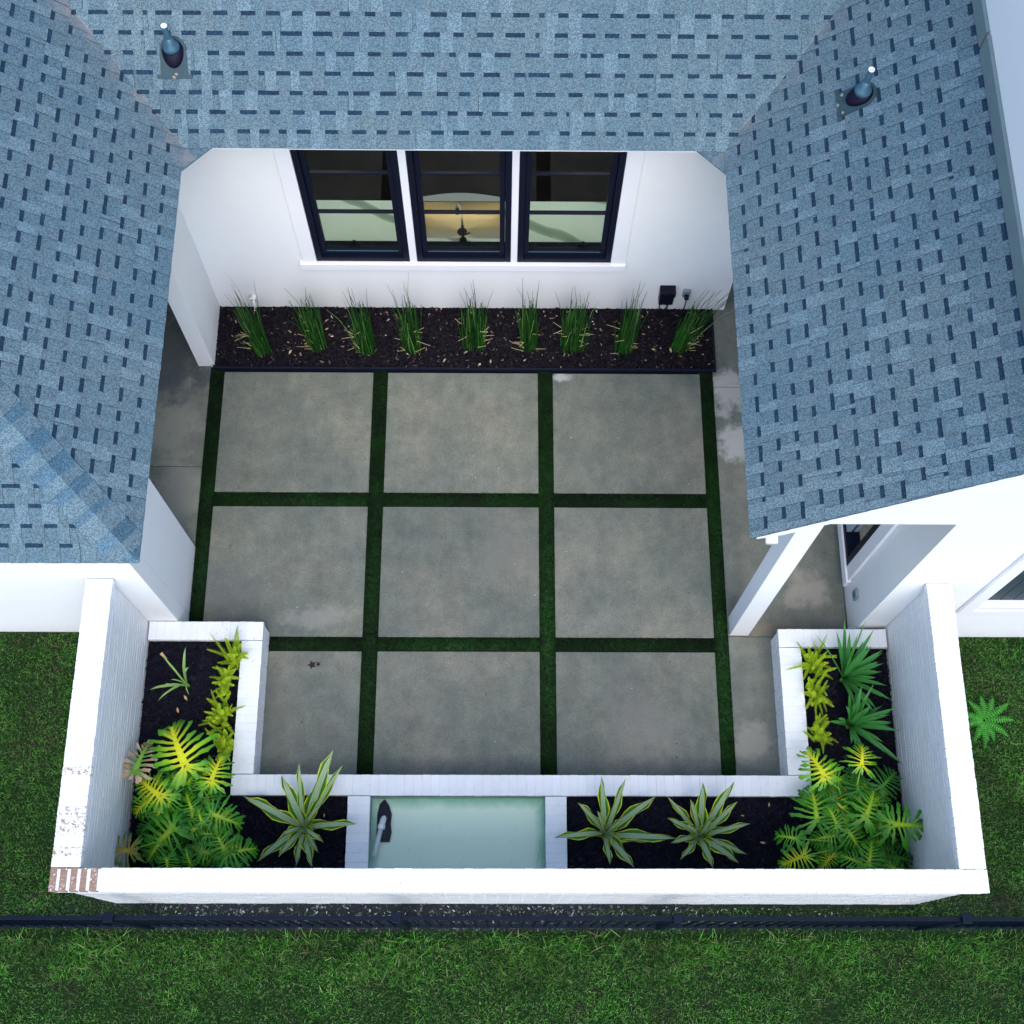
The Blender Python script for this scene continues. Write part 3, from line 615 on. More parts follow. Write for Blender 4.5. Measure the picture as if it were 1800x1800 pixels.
# vents
def vent(base, up, label, hgt, nails, Q=.80):
    v_ = empty('roof_vent'); v_.parent = house; v_['label'] = label
    b = Vector(base); upv = (Vector(up) + Vector((0, 0, K))).normalized(); sv = Vector((-up[1], up[0], 0)); nn = sv.cross(upv); nn = nn if nn.z > 0 else -nn
    def outline(r, low, w, h):
        pts = [b + sv * (r * math.cos(a)) + upv * (r * math.sin(a) + .03 * Q) + nn * h for a in [math.pi * j / 14 for j in range(15)]]
        return pts + [b - sv * w + upv * (-low) + nn * h, b + sv * w + upv * (-low) + nn * h]
    def plate(name, pts, th, mat):
        mb = MB(); mb.quad(pts); n_ = len(pts)
        for i in range(n_): j = (i + 1) % n_; mb.quad([pts[j], pts[i], pts[i] - nn * th, pts[j] - nn * th])
        o = mb.build(name, M[mat], v_)
        bm = bmesh.new(); bm.from_mesh(o.data); bmesh.ops.recalc_face_normals(bm, faces=bm.faces); bm.to_mesh(o.data); bm.free(); return o
    plate('flange', outline(.125 * Q, .20 * Q, .13 * Q, .022), .02, 'flange')
    p = [b - sv * (.17 * Q) - upv * (.235 * Q) + nn * .02, b + sv * (.17 * Q) - upv * (.235 * Q) + nn * .02, b + sv * (.17 * Q) - upv * (.195 * Q) + nn * .02, b - sv * (.17 * Q) - upv * (.195 * Q) + nn * .02]
    plate('flange_skirt', p, .016, 'flange')
    rs = []
    for q, (s, h) in enumerate(((1, .024), (.96, .045), (.80, .062), (.5, .075))):
        rs.append([b + sv * (.103 * Q * s * math.cos(a)) + upv * ((.103 if math.sin(a) > 0 else .165) * Q * s * math.sin(a) + .02) + nn * h for a in [2 * math.pi * j / 24 for j in range(24)]])
    MB().rings(rs).build('boot', M['rubber'], v_, True)
    c = b + nn * .05 + upv * .03; Z = Vector((0, 0, 1))
    MB().rings([[c + Z * h + Vector((math.cos(a), math.sin(a), 0)) * r_ * Q for a in [2 * math.pi * j / 20 for j in range(20)]] for r_, h in ((.078, .0), (.080, .03), (.070, .045), (.045, .075), (.030, .12))]).build('collar', M['lead'], v_, True)
    MB().tube([c + Z * .02, c + Z * hgt], .0235, 16, cap=False).build('pipe', M['lead'], v_, True)
    rr = lambda r_, h: [c + Z * h + Vector((math.cos(a), math.sin(a), 0)) * r_ for a in [2 * math.pi * j / 18 for j in range(18)]]
    MB().rings([rr(.014, hgt - .07), rr(.015, hgt + .002), rr(.0235, hgt + .004), rr(.0235, hgt - .004)], cap=False).build('rim', M['pvc'], v_, True)
    for q, (a_, b2) in enumerate(nails):
        mb = MB(); o_ = b + sv * a_ * Q + upv * b2 * Q + nn * .026; rs = [[o_ + sv * (.014 * math.cos(t_) * random.uniform(.7, 1.2)) + upv * (.012 * math.sin(t_) * random.uniform(.7, 1.2)) + nn * h for t_ in [j * math.pi / 4 for j in range(8)]] for h in (-.003, .004)]
        mb.rings(rs).build('nail_cap', plain('sealant_dab', (.28, .23, .19), .8), v_)
vent((-2.508, 6.735, zb_(6.735)), (0, 1, 0), 'grey plumbing vent on the back roof with pale sealant dab', .25, [(-.02, -.19), (.005, -.22)])
vent((2.62, 6.145, zr(2.62)), (1, 0, 0), 'dark plumbing vent on the right roof with three nail dabs', .245, [(-.10, -.18), (.0, -.22), (.09, -.17)])

# ================================================================== BRICK GARDEN WALL
bw = tag(empty('brick_wall'), 'white painted brick garden wall round three sides, scraped bare at its left corner', 'brick wall')
HW = 1.70; CH = .062
xl0, xl1, xr0, xr1, yf0, yf1 = -3.36, -3.228, 3.558, 3.67, .765, .892
MB().box((xl0 + .0035, yf0 + .0035, -.05), (xl1 - .0035, 3.218, HW - .07)).box((xr0 + .0035, yf0 + .0035, -.05), (xr1 - .0035, 3.198, HW - .07)).box((xl1, yf0 + .006, -.05), (xr0, yf1 - .006, HW - .07)).build('core', M['mortar'], bw)
# face bricks, running bond, as real pieces joined
BL, BH, MJ = .200, .058, .0095
mb = MB()
def facebrick_x(xa, xb, y0, y1):           # wall running in Y, both faces
    z = -.03; row = 0
    while z + BH < HW - .20:
        y = y0 - (row % 2) * .105
        while y < y1:
            a, b = max(y, y0), min(y + BL, y1 - MJ); j = random.uniform(0, .0018)
            if b - a > .02: mb.box((xa - .001 - j, a, z), (xa + .03, b + MJ - .0025, z + BH)); mb.box((xb - .03, a, z), (xb + .001 + j, b + MJ - .0025, z + BH))
            y += BL + MJ
        z += BH + MJ; row += 1
facebrick_x(xl0, xl1, yf0, 3.215); facebrick_x(xr0, xr1, yf0, 3.195)
z = -.03; row = 0
while z + BH < HW - .20:
    x = xl0 - (row % 2) * .105
    while x < xr1:
        a, b = max(x, xl0 + .001), min(x + BL, xr1 - .001); j = random.uniform(0, .003)
        if b - a > .02: mb.box((a, yf0 - .001 - j, z + .0003), (b - .001, yf0 + .03, z + BH - .0003))
        if a > xl1 and b < xr0: mb.box((a, yf1 - .03, z), (b - .001, yf1 + .001 + j, z + BH))
        x += BL + MJ
    z += BH + MJ; row += 1
o = mb.build('brickwork', M['brick'], bw); o['kind'] = 'stuff'
# corbel ledges just below the coping
mb = MB()
for dz, e in ((HW - .195, .012), (HW - .130, .026)):
    t_ = .058
    mb.box((xl0 - e, yf0 - e, dz), (xl1 + e, 3.216, dz + t_)).box((xr0 - e, yf0 - e, dz), (xr1 + e, 3.196, dz + t_)).box((xl1 + e + .001, yf0 - e, dz + .0004), (xr0 - e - .001, yf1 + e, dz + t_ - .0004))
mb.build('corbel', M['brick'], bw, bevel=.004)
# coping: every rowlock brick a piece
cx0, cx1, cx2, cx3, cy0, cy1 = -3.405, -3.183, 3.515, 3.725, .738, .912
def cop(a, b, mat, rot=0):
    j = [random.uniform(-.0018, .0018) for _ in range(6)]
    return MB().box((a[0] + j[0], a[1] + j[1], a[2]), (b[0] + j[2], b[1] + j[3], b[2] + j[4])).build('brick', M[mat], bw, bevel=.004)
P_ = .0765; x = cx0; i = 0
while x < cx3 - .01:
    b = min(x + P_ - (.020 if i < 5 else .0035), cx3); mt = 'brick_worn' if i < 5 else 'brick'
    o = cop((x, cy0, HW - .068), (b, cy1, HW), mt)
    if i < 5: o['label'] = 'bare tan brick with scraped paint'
    x += P_; i += 1
for xa, xb, ye in ((cx0, cx1, 3.216), (cx2, cx3, 3.196)):
    y = cy1 + .006; i = 0
    while y < ye - .02:
        b = min(y + P_ - .0035, ye); mt = 'brick'
        if xa < 0: mt = ('brick_half' if i in (1, 3, 4, 5, 9) else 'brick_chip' if i < 12 or i in (16, 17) else 'brick')
        o = cop((xa, y, HW - .068), (xb, b, HW), mt); y += P_; i += 1
MB().box((cx0 + .008, cy0 + .008, HW - .066), (cx3 - .008, cy1 - .008, HW - .002)).box((cx0 + .008, cy1 + .008, HW - .066), (cx1 - .008, 3.21, HW - .002)).box((cx2 + .008, cy1 + .008, HW - .066), (cx3 - .008, 3.19, HW - .002)).build('mortar_bed', M['mortar'], bw)

# ================================================================== PLANTER with fountain
pl = tag(empty('planter'), 'low white painted brick planter in a U shape with a fountain basin in its middle', 'planter')
HP = .40; zc = HP - .06
# rectangles of walls (x0,y0,x1,y1), direction of coping bricks
pw = [(-3.21, 3.04, -2.165, 3.212, 'x'), (-2.355, 1.83, -2.165, 3.035, 'y'), (-2.355, 1.645, 2.745, 1.825, 'x'), (2.545, 1.83, 2.745, 2.985, 'y'), (2.545, 2.99, 3.54, 3.160, 'x'),
      (-1.325, .915, -1.13, 1.64, 'y'), (.40, .915, .585, 1.64, 'y')]
cb = MB()
for x0, y0, x1, y1, dr in pw:
    e = .022; cb.box((x0 + e, y0 + e * .6, -.02), (x1 - e, y1 - e * .6, zc - .001))
cb.build('core', M['mortar'], pl)
fb = MB()
def faces(x0, y0, x1, y1, z0, z1, axis):
    z = z0; row = 0
    while z + BH < z1 + .03:
        zt = min(z + BH, z1); s = (y0 if axis == 'y' else x0) - (row % 2) * .105; e = y1 if axis == 'y' else x1
        while s < e:
            a, b = max(s, y0 if axis == 'y' else x0), min(s + BL, e)
            if b - a > .015: fb.box((x0, a, z), (x1, b, zt)) if axis == 'y' else fb.box((a, y0, z), (b, y1, zt))
            s += BL + MJ
        z += BH + MJ; row += 1
faces(-2.19, 1.83, -2.176, 3.2, .0, zc - .01, 'y'); faces(-3.0, 3.198, -2.176, 3.206, .0, zc - .01, 'x'); faces(2.556, 1.83, 2.57, 3.15, .0, zc - .01, 'y'); faces(-2.16, 1.808, 2.55, 1.82, .0, zc - .01, 'x'); faces(2.575, 3.15, 3.29, 3.156, 0, zc - .01, 'x')
o = fb.build('brickwork', M['brick'], pl); o['kind'] = 'stuff'
lm = MB()
for x0, y0, x1, y1, dr in pw[:5]: lm.box((x0 + .013, y0 + .008, zc - .062), (x1 - .013, y1 - .008, zc - .004))
lm.build('ledge', M['brick'], pl)
for x0, y0, x1, y1, dr in pw:
    s, e = (x0, x1) if dr == 'x' else (y0, y1); n_ = max(1, round((e - s) / .0765)); st = (e - s) / n_
    for i in range(n_):
        a, b = s + i * st + .0015, s + (i + 1) * st - .0015; j = [random.uniform(-.0012, .0012) for _ in range(5)]
        A = (a, y0 + j[0], zc) if dr == 'x' else (x0 + j[0], a, zc); B = (b, y1 + j[1], HP + j[2]) if dr == 'x' else (x1 + j[1], b, HP + j[2])
        MB().box(A, B).build('brick', M['brick'], pl, bevel=.003)
    q = .004; MB().box((x0 + q, y0 + q, zc + .001), (x1 - q, y1 - q, HP - .004)).build('mortar_bed', M['mortar'], pl)
# soil in the planting pockets
PK = [(-3.215, .90, -2.35, 3.045), (-2.35, .90, -1.325, 1.65), (.585, .90, 2.74, 1.65), (2.74, .90, 3.545, 2.995)]
for i, (x0, y0, x1, y1) in enumerate(PK):
    q = MB().box((x0, y0, .2), (x1, y1, .318)); o = q.build('planting_soil', M['mulchbase'], pl)
tag(chips('dyed_mulch', [(a + .01, b + .01, c - .01, e_ - .01, .320) for a, b, c, e_ in PK], 8500, M['mulch2'], (.014, .05)), 'black dyed mulch filling the planter pockets', 'mulch', kind='stuff')
# basin
MB().quad([(-1.13, .905, .235), (.40, .905, .235), (.40, 1.64, .235), (-1.13, 1.64, .235)]).quad([(-1.129, 1.638, .1), (.399, 1.638, .1), (.399, 1.638, .345), (-1.129, 1.638, .345)]).quad([(-1.128, .905, .1), (-1.128, 1.638, .1), (-1.128, 1.638, .345), (-1.128, .905, .345)]).quad([(.398, 1.638, .1), (.398, .905, .1), (.398, .905, .345), (.398, 1.638, .345)]).build('basin_lining', M['basin'], pl)
tag(MB().quad([(-1.128, .906, .325), (.398, .906, .325), (.398, 1.637, .325), (-1.128, 1.637, .325)]).build('water', M['water']), kind='structure')
db = MB()
for i in range(16):
    x, y = random.uniform(-.95, .3), random.uniform(1.0, 1.55); a = random.uniform(0, 6.28); l_ = random.uniform(.004, .013); db.tube([(x, y, .238), (x + l_ * math.cos(a), y + l_ * math.sin(a), .240)], [.002, .0012], 4)
for y0_ in (0,):
    pp = [(.30 + .07 * t + random.uniform(-.008, .008), .93 + .38 * t, .3255) for t in [j / 12 for j in range(13)]]; db.tube(pp, [.0012] * 13, 4)
tag(db.build('debris', M['petiole']), 'specks and a fine thread of algae in the fountain basin', 'debris', kind='stuff')
pu = tag(empty('fountain_pump'), 'dark submersible pump with white outlet pipe in the left corner of the fountain', 'pump')
body = []
for h, s in ((.20, 1.2), (.26, 1.2), (.29, .9)):
    body.append([(-1.015 + s * px_, 1.42 + s * py_, h) for px_, py_ in ((-.055, -.13), (.045, -.13), (.058, -.06), (.05, .0), (.055, .07), (.035, .13), (.0, .175), (-.035, .14), (-.05, .07), (-.052, -.03))])
MB().rings(body).build('body', M['rubber'], pu, True)
MB().tube([(-1.012, 1.47, .25), (-1.012, 1.47, .27), (-1.02, 1.445, .295), (-1.03, 1.40, .297)], .027, 12).build('elbow', M['pvc'], pu, True)
MB().tube([(-1.030, 1.405, .297), (-1.036, 1.37, .297)], .033, 14).build('coupling', M['pvc'], pu)
MB().tube([(-1.035, 1.38, .297), (-1.09, 1.14, .297)], .022, 12).build('pipe', M['pvc'], pu, True)
MB().tube([(-.965, 1.30, .18), (-.93, 1.285, .18), (-.88, 1.28, .18)], .006, 6).build('cable', M['plast_b'], pu)

# ================================================================== FENCE
fn = tag(empty('fence'), 'low navy metal picket fence running along the outside of the brick wall', 'fence')
FZ = 1.28; FY = .572
px_ = [-5.36, -3.04, -.80, 1.40, 3.66, 5.9]
for p, q in zip(px_[:-1], px_[1:]):
    MB().box((p + .033, FY - .016, FZ - .03), (q - .033, FY + .016, FZ)).build('rail', M['rail'], fn, bevel=.002)
    MB().box((p + .026, FY - .016, .08), (q - .026, FY + .016, .115)).build('rail', M['rail'], fn)
    n_ = 22
    for i in range(1, n_):
        x = p + (q - p) * i / n_; MB().box((x - .008, FY - .008, .03), (x + .008, FY + .008, FZ - .046)).build('picket', M['rail'], fn)
for x in px_: MB().box((x - .030, FY - .030, -.05), (x + .030, FY + .030, FZ + .03)).build('post', M['rail'], fn); MB().box((x - .038, FY - .038, FZ + .031), (x + .038, FY + .038, FZ + .050)).build('post_cap', M['rail'], fn, bevel=.004)

# ================================================================== small wall fixtures
hb_ = tag(empty('hose_bib'), 'small white hose tap low on the back wall behind the leftmost horsetail', 'tap')
MB().tube([(-2.525, 6.69, .27), (-2.525, 6.64, .27)], .030, 12).build('collar', M['pvc'], hb_, True); MB().tube([(-2.525, 6.65, .27), (-2.52, 6.60, .265), (-2.51, 6.575, .22)], .016, 10).build('spout', M['pvc'], hb_, True); MB().tube([(-2.525, 6.625, .285), (-2.525, 6.62, .32)], .008, 8).tube([(-2.555, 6.62, .32), (-2.495, 6.62, .32)], .010, 8).build('handle', M['pvc'], hb_)
tb = tag(empty('lighting_transformer'), 'black box hung on the back wall between the last two horsetails, cables below', 'transformer box')
MB().box((1.598, 6.60, .27), (1.742, 6.688, .50)).build('case', M['plast_b'], tb, bevel=.006); MB().box((1.592, 6.588, .44), (1.748, 6.69, .515)).build('lid', M['rubber'], tb, bevel=.006); MB().tube([(1.66, 6.60, .52), (1.68, 6.60, .535), (1.70, 6.60, .52)], .01, 6).build('hanger', M['plast_b'], tb)
for k_, pts_ in enumerate((((1.625, 6.65, .27), (1.62, 6.63, .15), (1.622, 6.62, .03)), ((1.65, 6.65, .27), (1.70, 6.63, .20), (1.66, 6.62, .10), (1.635, 6.60, .03)), ((1.70, 6.65, .27), (1.70, 6.63, .16), (1.71, 6.61, .03)))):
    MB().tube(pts_, .006, 6).build('cable', M['plast_b'], tb)
ob = tag(empty('outlet'), 'grey outdoor outlet with black plug on the back wall beside the rightmost horsetail', 'outlet')
MB().box((1.835, 6.655, .33), (1.91, 6.689, .45)).build('cover', M['grey_metal'], ob, bevel=.004); MB().tube([(1.872, 6.655, .375), (1.872, 6.61, .37)], .024, 12).build('plug', M['plast_b'], ob, True); MB().tube([(1.872, 6.615, .365), (1.87, 6.60, .25), (1.86, 6.60, .12), (1.85, 6.59, .03)], .006, 6).build('cord', M['plast_b'], ob)
oc = tag(empty('outlet'), 'grey outdoor outlet plate on the porch side wall under the white casing', 'outlet')
MB().box((3.275, 3.44, .35), (3.297, 3.535, .47)).build('cover', M['grey_metal'], oc, bevel=.004); MB().box((3.268, 3.465, .385), (3.276, 3.51, .435)).build('socket', M['lead'], oc)

# ================================================================== PLANTS
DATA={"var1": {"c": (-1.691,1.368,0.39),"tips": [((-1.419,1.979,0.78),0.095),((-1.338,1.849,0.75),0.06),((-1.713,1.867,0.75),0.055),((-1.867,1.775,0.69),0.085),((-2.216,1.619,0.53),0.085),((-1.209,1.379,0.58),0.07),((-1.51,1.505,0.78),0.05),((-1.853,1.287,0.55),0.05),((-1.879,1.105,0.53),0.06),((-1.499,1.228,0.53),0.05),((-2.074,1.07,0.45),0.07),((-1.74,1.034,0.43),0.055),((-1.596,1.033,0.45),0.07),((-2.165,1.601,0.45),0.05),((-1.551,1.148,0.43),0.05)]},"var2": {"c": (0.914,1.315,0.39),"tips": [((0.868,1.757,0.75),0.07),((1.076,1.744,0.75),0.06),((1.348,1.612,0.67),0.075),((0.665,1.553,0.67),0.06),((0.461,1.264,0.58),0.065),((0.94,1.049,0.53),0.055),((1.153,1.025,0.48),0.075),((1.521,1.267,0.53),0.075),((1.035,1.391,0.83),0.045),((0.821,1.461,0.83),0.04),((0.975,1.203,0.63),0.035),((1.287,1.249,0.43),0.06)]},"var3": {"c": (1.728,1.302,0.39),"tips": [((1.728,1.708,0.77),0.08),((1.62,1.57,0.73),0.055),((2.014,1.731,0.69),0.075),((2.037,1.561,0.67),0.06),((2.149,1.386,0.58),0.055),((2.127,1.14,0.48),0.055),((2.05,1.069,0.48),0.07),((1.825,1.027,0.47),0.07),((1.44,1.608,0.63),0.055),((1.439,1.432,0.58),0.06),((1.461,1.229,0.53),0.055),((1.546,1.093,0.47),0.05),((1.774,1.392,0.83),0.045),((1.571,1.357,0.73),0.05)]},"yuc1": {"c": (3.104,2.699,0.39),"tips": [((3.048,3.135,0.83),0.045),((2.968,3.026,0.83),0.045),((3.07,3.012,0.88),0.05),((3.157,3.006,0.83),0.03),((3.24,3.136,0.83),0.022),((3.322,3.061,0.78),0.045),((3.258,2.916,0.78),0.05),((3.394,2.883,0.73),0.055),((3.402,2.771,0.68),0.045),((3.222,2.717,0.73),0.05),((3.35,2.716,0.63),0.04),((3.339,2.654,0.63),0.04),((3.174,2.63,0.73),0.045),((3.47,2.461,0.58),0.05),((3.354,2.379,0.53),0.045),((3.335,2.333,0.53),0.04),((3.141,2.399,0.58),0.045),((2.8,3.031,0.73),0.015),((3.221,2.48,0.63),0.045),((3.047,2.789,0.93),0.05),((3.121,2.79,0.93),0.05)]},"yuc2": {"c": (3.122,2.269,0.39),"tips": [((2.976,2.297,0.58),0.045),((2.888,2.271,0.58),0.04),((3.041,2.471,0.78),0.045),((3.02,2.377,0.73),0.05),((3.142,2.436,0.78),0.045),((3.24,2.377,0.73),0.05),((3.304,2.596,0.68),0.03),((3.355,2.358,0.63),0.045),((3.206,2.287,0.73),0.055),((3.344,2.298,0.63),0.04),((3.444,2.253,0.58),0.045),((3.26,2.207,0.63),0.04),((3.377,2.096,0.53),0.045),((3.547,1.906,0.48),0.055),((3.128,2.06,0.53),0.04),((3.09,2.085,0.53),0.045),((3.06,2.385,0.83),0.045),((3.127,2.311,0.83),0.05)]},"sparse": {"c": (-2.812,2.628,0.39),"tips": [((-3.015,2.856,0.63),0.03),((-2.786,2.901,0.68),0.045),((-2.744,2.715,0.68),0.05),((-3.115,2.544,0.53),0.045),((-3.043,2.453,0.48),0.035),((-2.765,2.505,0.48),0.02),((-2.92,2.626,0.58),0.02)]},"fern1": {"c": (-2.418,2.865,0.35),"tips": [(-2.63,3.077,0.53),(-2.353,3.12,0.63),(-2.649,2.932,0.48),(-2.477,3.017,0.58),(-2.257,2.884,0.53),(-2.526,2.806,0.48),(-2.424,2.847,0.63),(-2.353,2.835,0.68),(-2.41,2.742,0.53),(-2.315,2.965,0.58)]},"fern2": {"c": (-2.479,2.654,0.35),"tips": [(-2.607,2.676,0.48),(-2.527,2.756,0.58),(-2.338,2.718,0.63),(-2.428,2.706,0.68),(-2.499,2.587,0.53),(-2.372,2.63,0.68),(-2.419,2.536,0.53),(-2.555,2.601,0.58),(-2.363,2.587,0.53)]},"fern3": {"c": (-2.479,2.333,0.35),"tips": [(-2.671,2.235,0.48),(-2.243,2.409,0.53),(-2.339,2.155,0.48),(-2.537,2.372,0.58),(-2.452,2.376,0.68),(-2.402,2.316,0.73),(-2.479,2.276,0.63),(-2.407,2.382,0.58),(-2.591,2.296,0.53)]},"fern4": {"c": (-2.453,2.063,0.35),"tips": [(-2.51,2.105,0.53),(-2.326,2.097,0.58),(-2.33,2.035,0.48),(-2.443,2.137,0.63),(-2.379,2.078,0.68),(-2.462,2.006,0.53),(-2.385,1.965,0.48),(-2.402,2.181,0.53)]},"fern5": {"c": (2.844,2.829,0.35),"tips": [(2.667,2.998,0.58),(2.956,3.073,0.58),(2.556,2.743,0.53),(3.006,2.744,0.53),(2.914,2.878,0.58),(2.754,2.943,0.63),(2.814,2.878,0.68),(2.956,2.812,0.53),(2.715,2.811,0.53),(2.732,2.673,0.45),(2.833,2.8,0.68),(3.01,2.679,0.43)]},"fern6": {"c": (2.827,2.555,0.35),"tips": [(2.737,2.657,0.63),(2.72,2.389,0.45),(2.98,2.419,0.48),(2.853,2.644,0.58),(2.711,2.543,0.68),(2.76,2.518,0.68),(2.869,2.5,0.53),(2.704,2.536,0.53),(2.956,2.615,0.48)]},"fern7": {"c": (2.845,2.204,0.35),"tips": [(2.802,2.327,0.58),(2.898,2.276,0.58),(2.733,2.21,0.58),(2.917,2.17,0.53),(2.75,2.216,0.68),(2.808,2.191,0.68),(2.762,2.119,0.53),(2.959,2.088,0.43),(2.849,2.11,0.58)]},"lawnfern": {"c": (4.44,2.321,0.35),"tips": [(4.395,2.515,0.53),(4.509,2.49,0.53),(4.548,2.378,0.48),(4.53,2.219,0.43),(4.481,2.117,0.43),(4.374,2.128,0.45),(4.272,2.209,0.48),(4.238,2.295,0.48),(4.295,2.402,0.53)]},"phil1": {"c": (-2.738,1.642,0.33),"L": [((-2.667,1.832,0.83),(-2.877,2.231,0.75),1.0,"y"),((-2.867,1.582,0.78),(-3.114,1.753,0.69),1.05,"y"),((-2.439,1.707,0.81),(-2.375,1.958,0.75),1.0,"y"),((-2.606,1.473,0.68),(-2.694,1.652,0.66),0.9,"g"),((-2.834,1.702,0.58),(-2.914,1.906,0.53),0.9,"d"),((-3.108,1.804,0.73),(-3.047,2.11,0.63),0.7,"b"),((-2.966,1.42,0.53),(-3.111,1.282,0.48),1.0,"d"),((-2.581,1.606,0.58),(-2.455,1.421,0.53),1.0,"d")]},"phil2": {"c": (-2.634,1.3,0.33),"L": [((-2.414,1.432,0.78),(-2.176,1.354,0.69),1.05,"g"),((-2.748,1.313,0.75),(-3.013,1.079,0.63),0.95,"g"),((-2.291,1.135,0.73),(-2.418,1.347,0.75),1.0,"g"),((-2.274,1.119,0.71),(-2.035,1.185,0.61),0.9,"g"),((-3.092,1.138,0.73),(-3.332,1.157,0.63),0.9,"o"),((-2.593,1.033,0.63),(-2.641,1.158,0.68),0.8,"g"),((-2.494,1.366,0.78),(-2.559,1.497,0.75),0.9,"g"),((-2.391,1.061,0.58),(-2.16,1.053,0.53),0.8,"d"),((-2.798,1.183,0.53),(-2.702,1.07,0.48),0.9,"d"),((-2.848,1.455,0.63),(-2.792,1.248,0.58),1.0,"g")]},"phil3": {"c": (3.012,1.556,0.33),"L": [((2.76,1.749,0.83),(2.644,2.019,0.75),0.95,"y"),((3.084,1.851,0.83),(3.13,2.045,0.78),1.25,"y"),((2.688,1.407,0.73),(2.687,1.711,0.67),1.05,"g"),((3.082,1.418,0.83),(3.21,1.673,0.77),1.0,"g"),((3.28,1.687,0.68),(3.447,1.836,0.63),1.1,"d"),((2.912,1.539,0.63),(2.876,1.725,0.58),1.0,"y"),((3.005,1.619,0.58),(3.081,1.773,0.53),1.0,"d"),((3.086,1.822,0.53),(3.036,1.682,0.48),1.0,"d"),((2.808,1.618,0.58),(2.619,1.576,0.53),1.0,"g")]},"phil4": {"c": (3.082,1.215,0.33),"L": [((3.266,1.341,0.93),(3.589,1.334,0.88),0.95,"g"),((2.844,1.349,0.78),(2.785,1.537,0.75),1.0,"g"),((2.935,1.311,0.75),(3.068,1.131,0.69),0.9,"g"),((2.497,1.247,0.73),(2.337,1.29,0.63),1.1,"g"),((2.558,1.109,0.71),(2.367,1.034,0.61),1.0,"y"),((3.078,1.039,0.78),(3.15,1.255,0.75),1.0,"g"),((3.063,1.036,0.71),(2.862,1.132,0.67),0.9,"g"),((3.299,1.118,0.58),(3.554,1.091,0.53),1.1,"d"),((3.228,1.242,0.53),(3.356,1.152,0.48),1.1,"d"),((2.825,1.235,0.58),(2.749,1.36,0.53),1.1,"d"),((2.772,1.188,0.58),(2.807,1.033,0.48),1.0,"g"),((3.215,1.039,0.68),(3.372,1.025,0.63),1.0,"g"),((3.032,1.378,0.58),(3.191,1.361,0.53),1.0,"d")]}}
def strap_leaf(mb, c, tip, w, arch, seg=9, fold=.25, wave=.0, mi=0):
    c = Vector(c); tip = Vector(tip); dv = tip - c; hz = Vector((dv.x, dv.y, 0)); L = hz.length
    dirh = hz.normalized() if L > 1e-4 else Vector((1, 0, 0)); side = dirh.cross(Vector((0, 0, 1)))
    ph = random.uniform(0, 6); pp = []
    for i in range(seg + 1):
        t = i / seg; p = c + dirh * (L * (t ** 1.05)) + Vector((0, 0, dv.z * t + arch * 4 * t * (1 - t)))
        ww = w * .5 * (max(0, math.sin(math.pi * min(1, (t * .80 + .16)))) ** .8) * (1 if t < 1 else 0)
        if t > .8: ww *= (1 - (t - .8) / .2) ** .7 if t < 1 else 0
        wv = wave * math.sin(t * 11 + ph); wv2 = wave * math.sin(t * 12.5 + ph + 2)
        pp.append([(p - side * (ww * (1 + wv * 3)) + Vector((0, 0, ww * fold + w * wv)), -1, t), (p - side * ww * .5 + Vector((0, 0, ww * fold * .35)), -.5, t), (p, 0, t), (p + side * ww * .5 + Vector((0, 0, ww * fold * .35)), .5, t), (p + side * (ww * (1 + wv2 * 3)) + Vector((0, 0, ww * fold + w * wv2)), 1, t)])
    for a, b in zip(pp[:-1], pp[1:]):
        for j in range(4):
            q = [a[j], a[j + 1], b[j + 1], b[j]]; mb.quad([x[0] for x in q], mi, [(x[1], x[2] * 3) for x in q])
def weld(o, d_=.0004):
    bm = bmesh.new(); bm.from_mesh(o.data); bmesh.ops.remove_doubles(bm, verts=bm.verts, dist=d_); bm.to_mesh(o.data); bm.free(); return o
def strap_plant(key, name, label, cat, mat, arch, wave, group=None, fold=.25, trunk=.02):
    D = DATA[key]; r_ = tag(empty(name), label, cat, group); c = Vector(D['c'])
    MB().tube([(c.x, c.y, .31), (c.x, c.y, c.z + .02)], [trunk, trunk * .8], 8).build('stem', M['petiole'], r_, True)
    for i, (tip, w) in enumerate(D['tips']):
        mb = MB(); a = arch * random.uniform(.6, 1.3); strap_leaf(mb, c + Vector((random.uniform(-.01, .01), random.uniform(-.01, .01), 0)), tip, w * (.8 if mat is M['yuc'] else .55 if mat is M['lily'] else 1.15), a, wave=wave, fold=fold)
        weld(mb.build('leaf', mat, r_, True))
    if mat is M['yuc'] and name == 'yucca':
        for i in range(16):
            a = random.uniform(-1.3, 1.5); L_ = random.uniform(.18, .38); mb = MB(); strap_leaf(mb, c, (c.x + L_ * math.cos(a), c.y + L_ * math.sin(a), c.z + random.uniform(.05, .35)), .036, .04, wave=.01, fold=.35); weld(mb.build('leaf', mat, r_, True))
    for i in range(5 if name != 'sparse_lily' else 0):      # small upright heart leaves
        a = random.uniform(0, 6.28); mb = MB(); strap_leaf(mb, c, (c.x + .07 * math.cos(a), c.y + .07 * math.sin(a), c.z + .22), .04, .0, 6, fold); weld(mb.build('leaf', mat, r_, True))
    return r_
gv = 'variegated plants along the front of the planter'
strap_plant('var1', 'variegated_dracaena', 'striped cream and green plant left of the fountain, with yellow edged leaves', 'plant', M['var'], .07, .13, gv)
strap_plant('var2', 'variegated_dracaena', 'striped cream and green plant just right of the fountain', 'plant', M['var'], .07, .13, gv)
strap_plant('var3', 'variegated_dracaena', 'striped cream and green plant near the right corner clump of big lobed leaves', 'plant', M['var'], .07, .13, gv)
gy = 'green sword leaved plants in the right planter arm'
strap_plant('yuc1', 'yucca', 'green sword leaved plant at the top of the right planter arm', 'plant', M['yuc'], .04, .01, gy, .35)
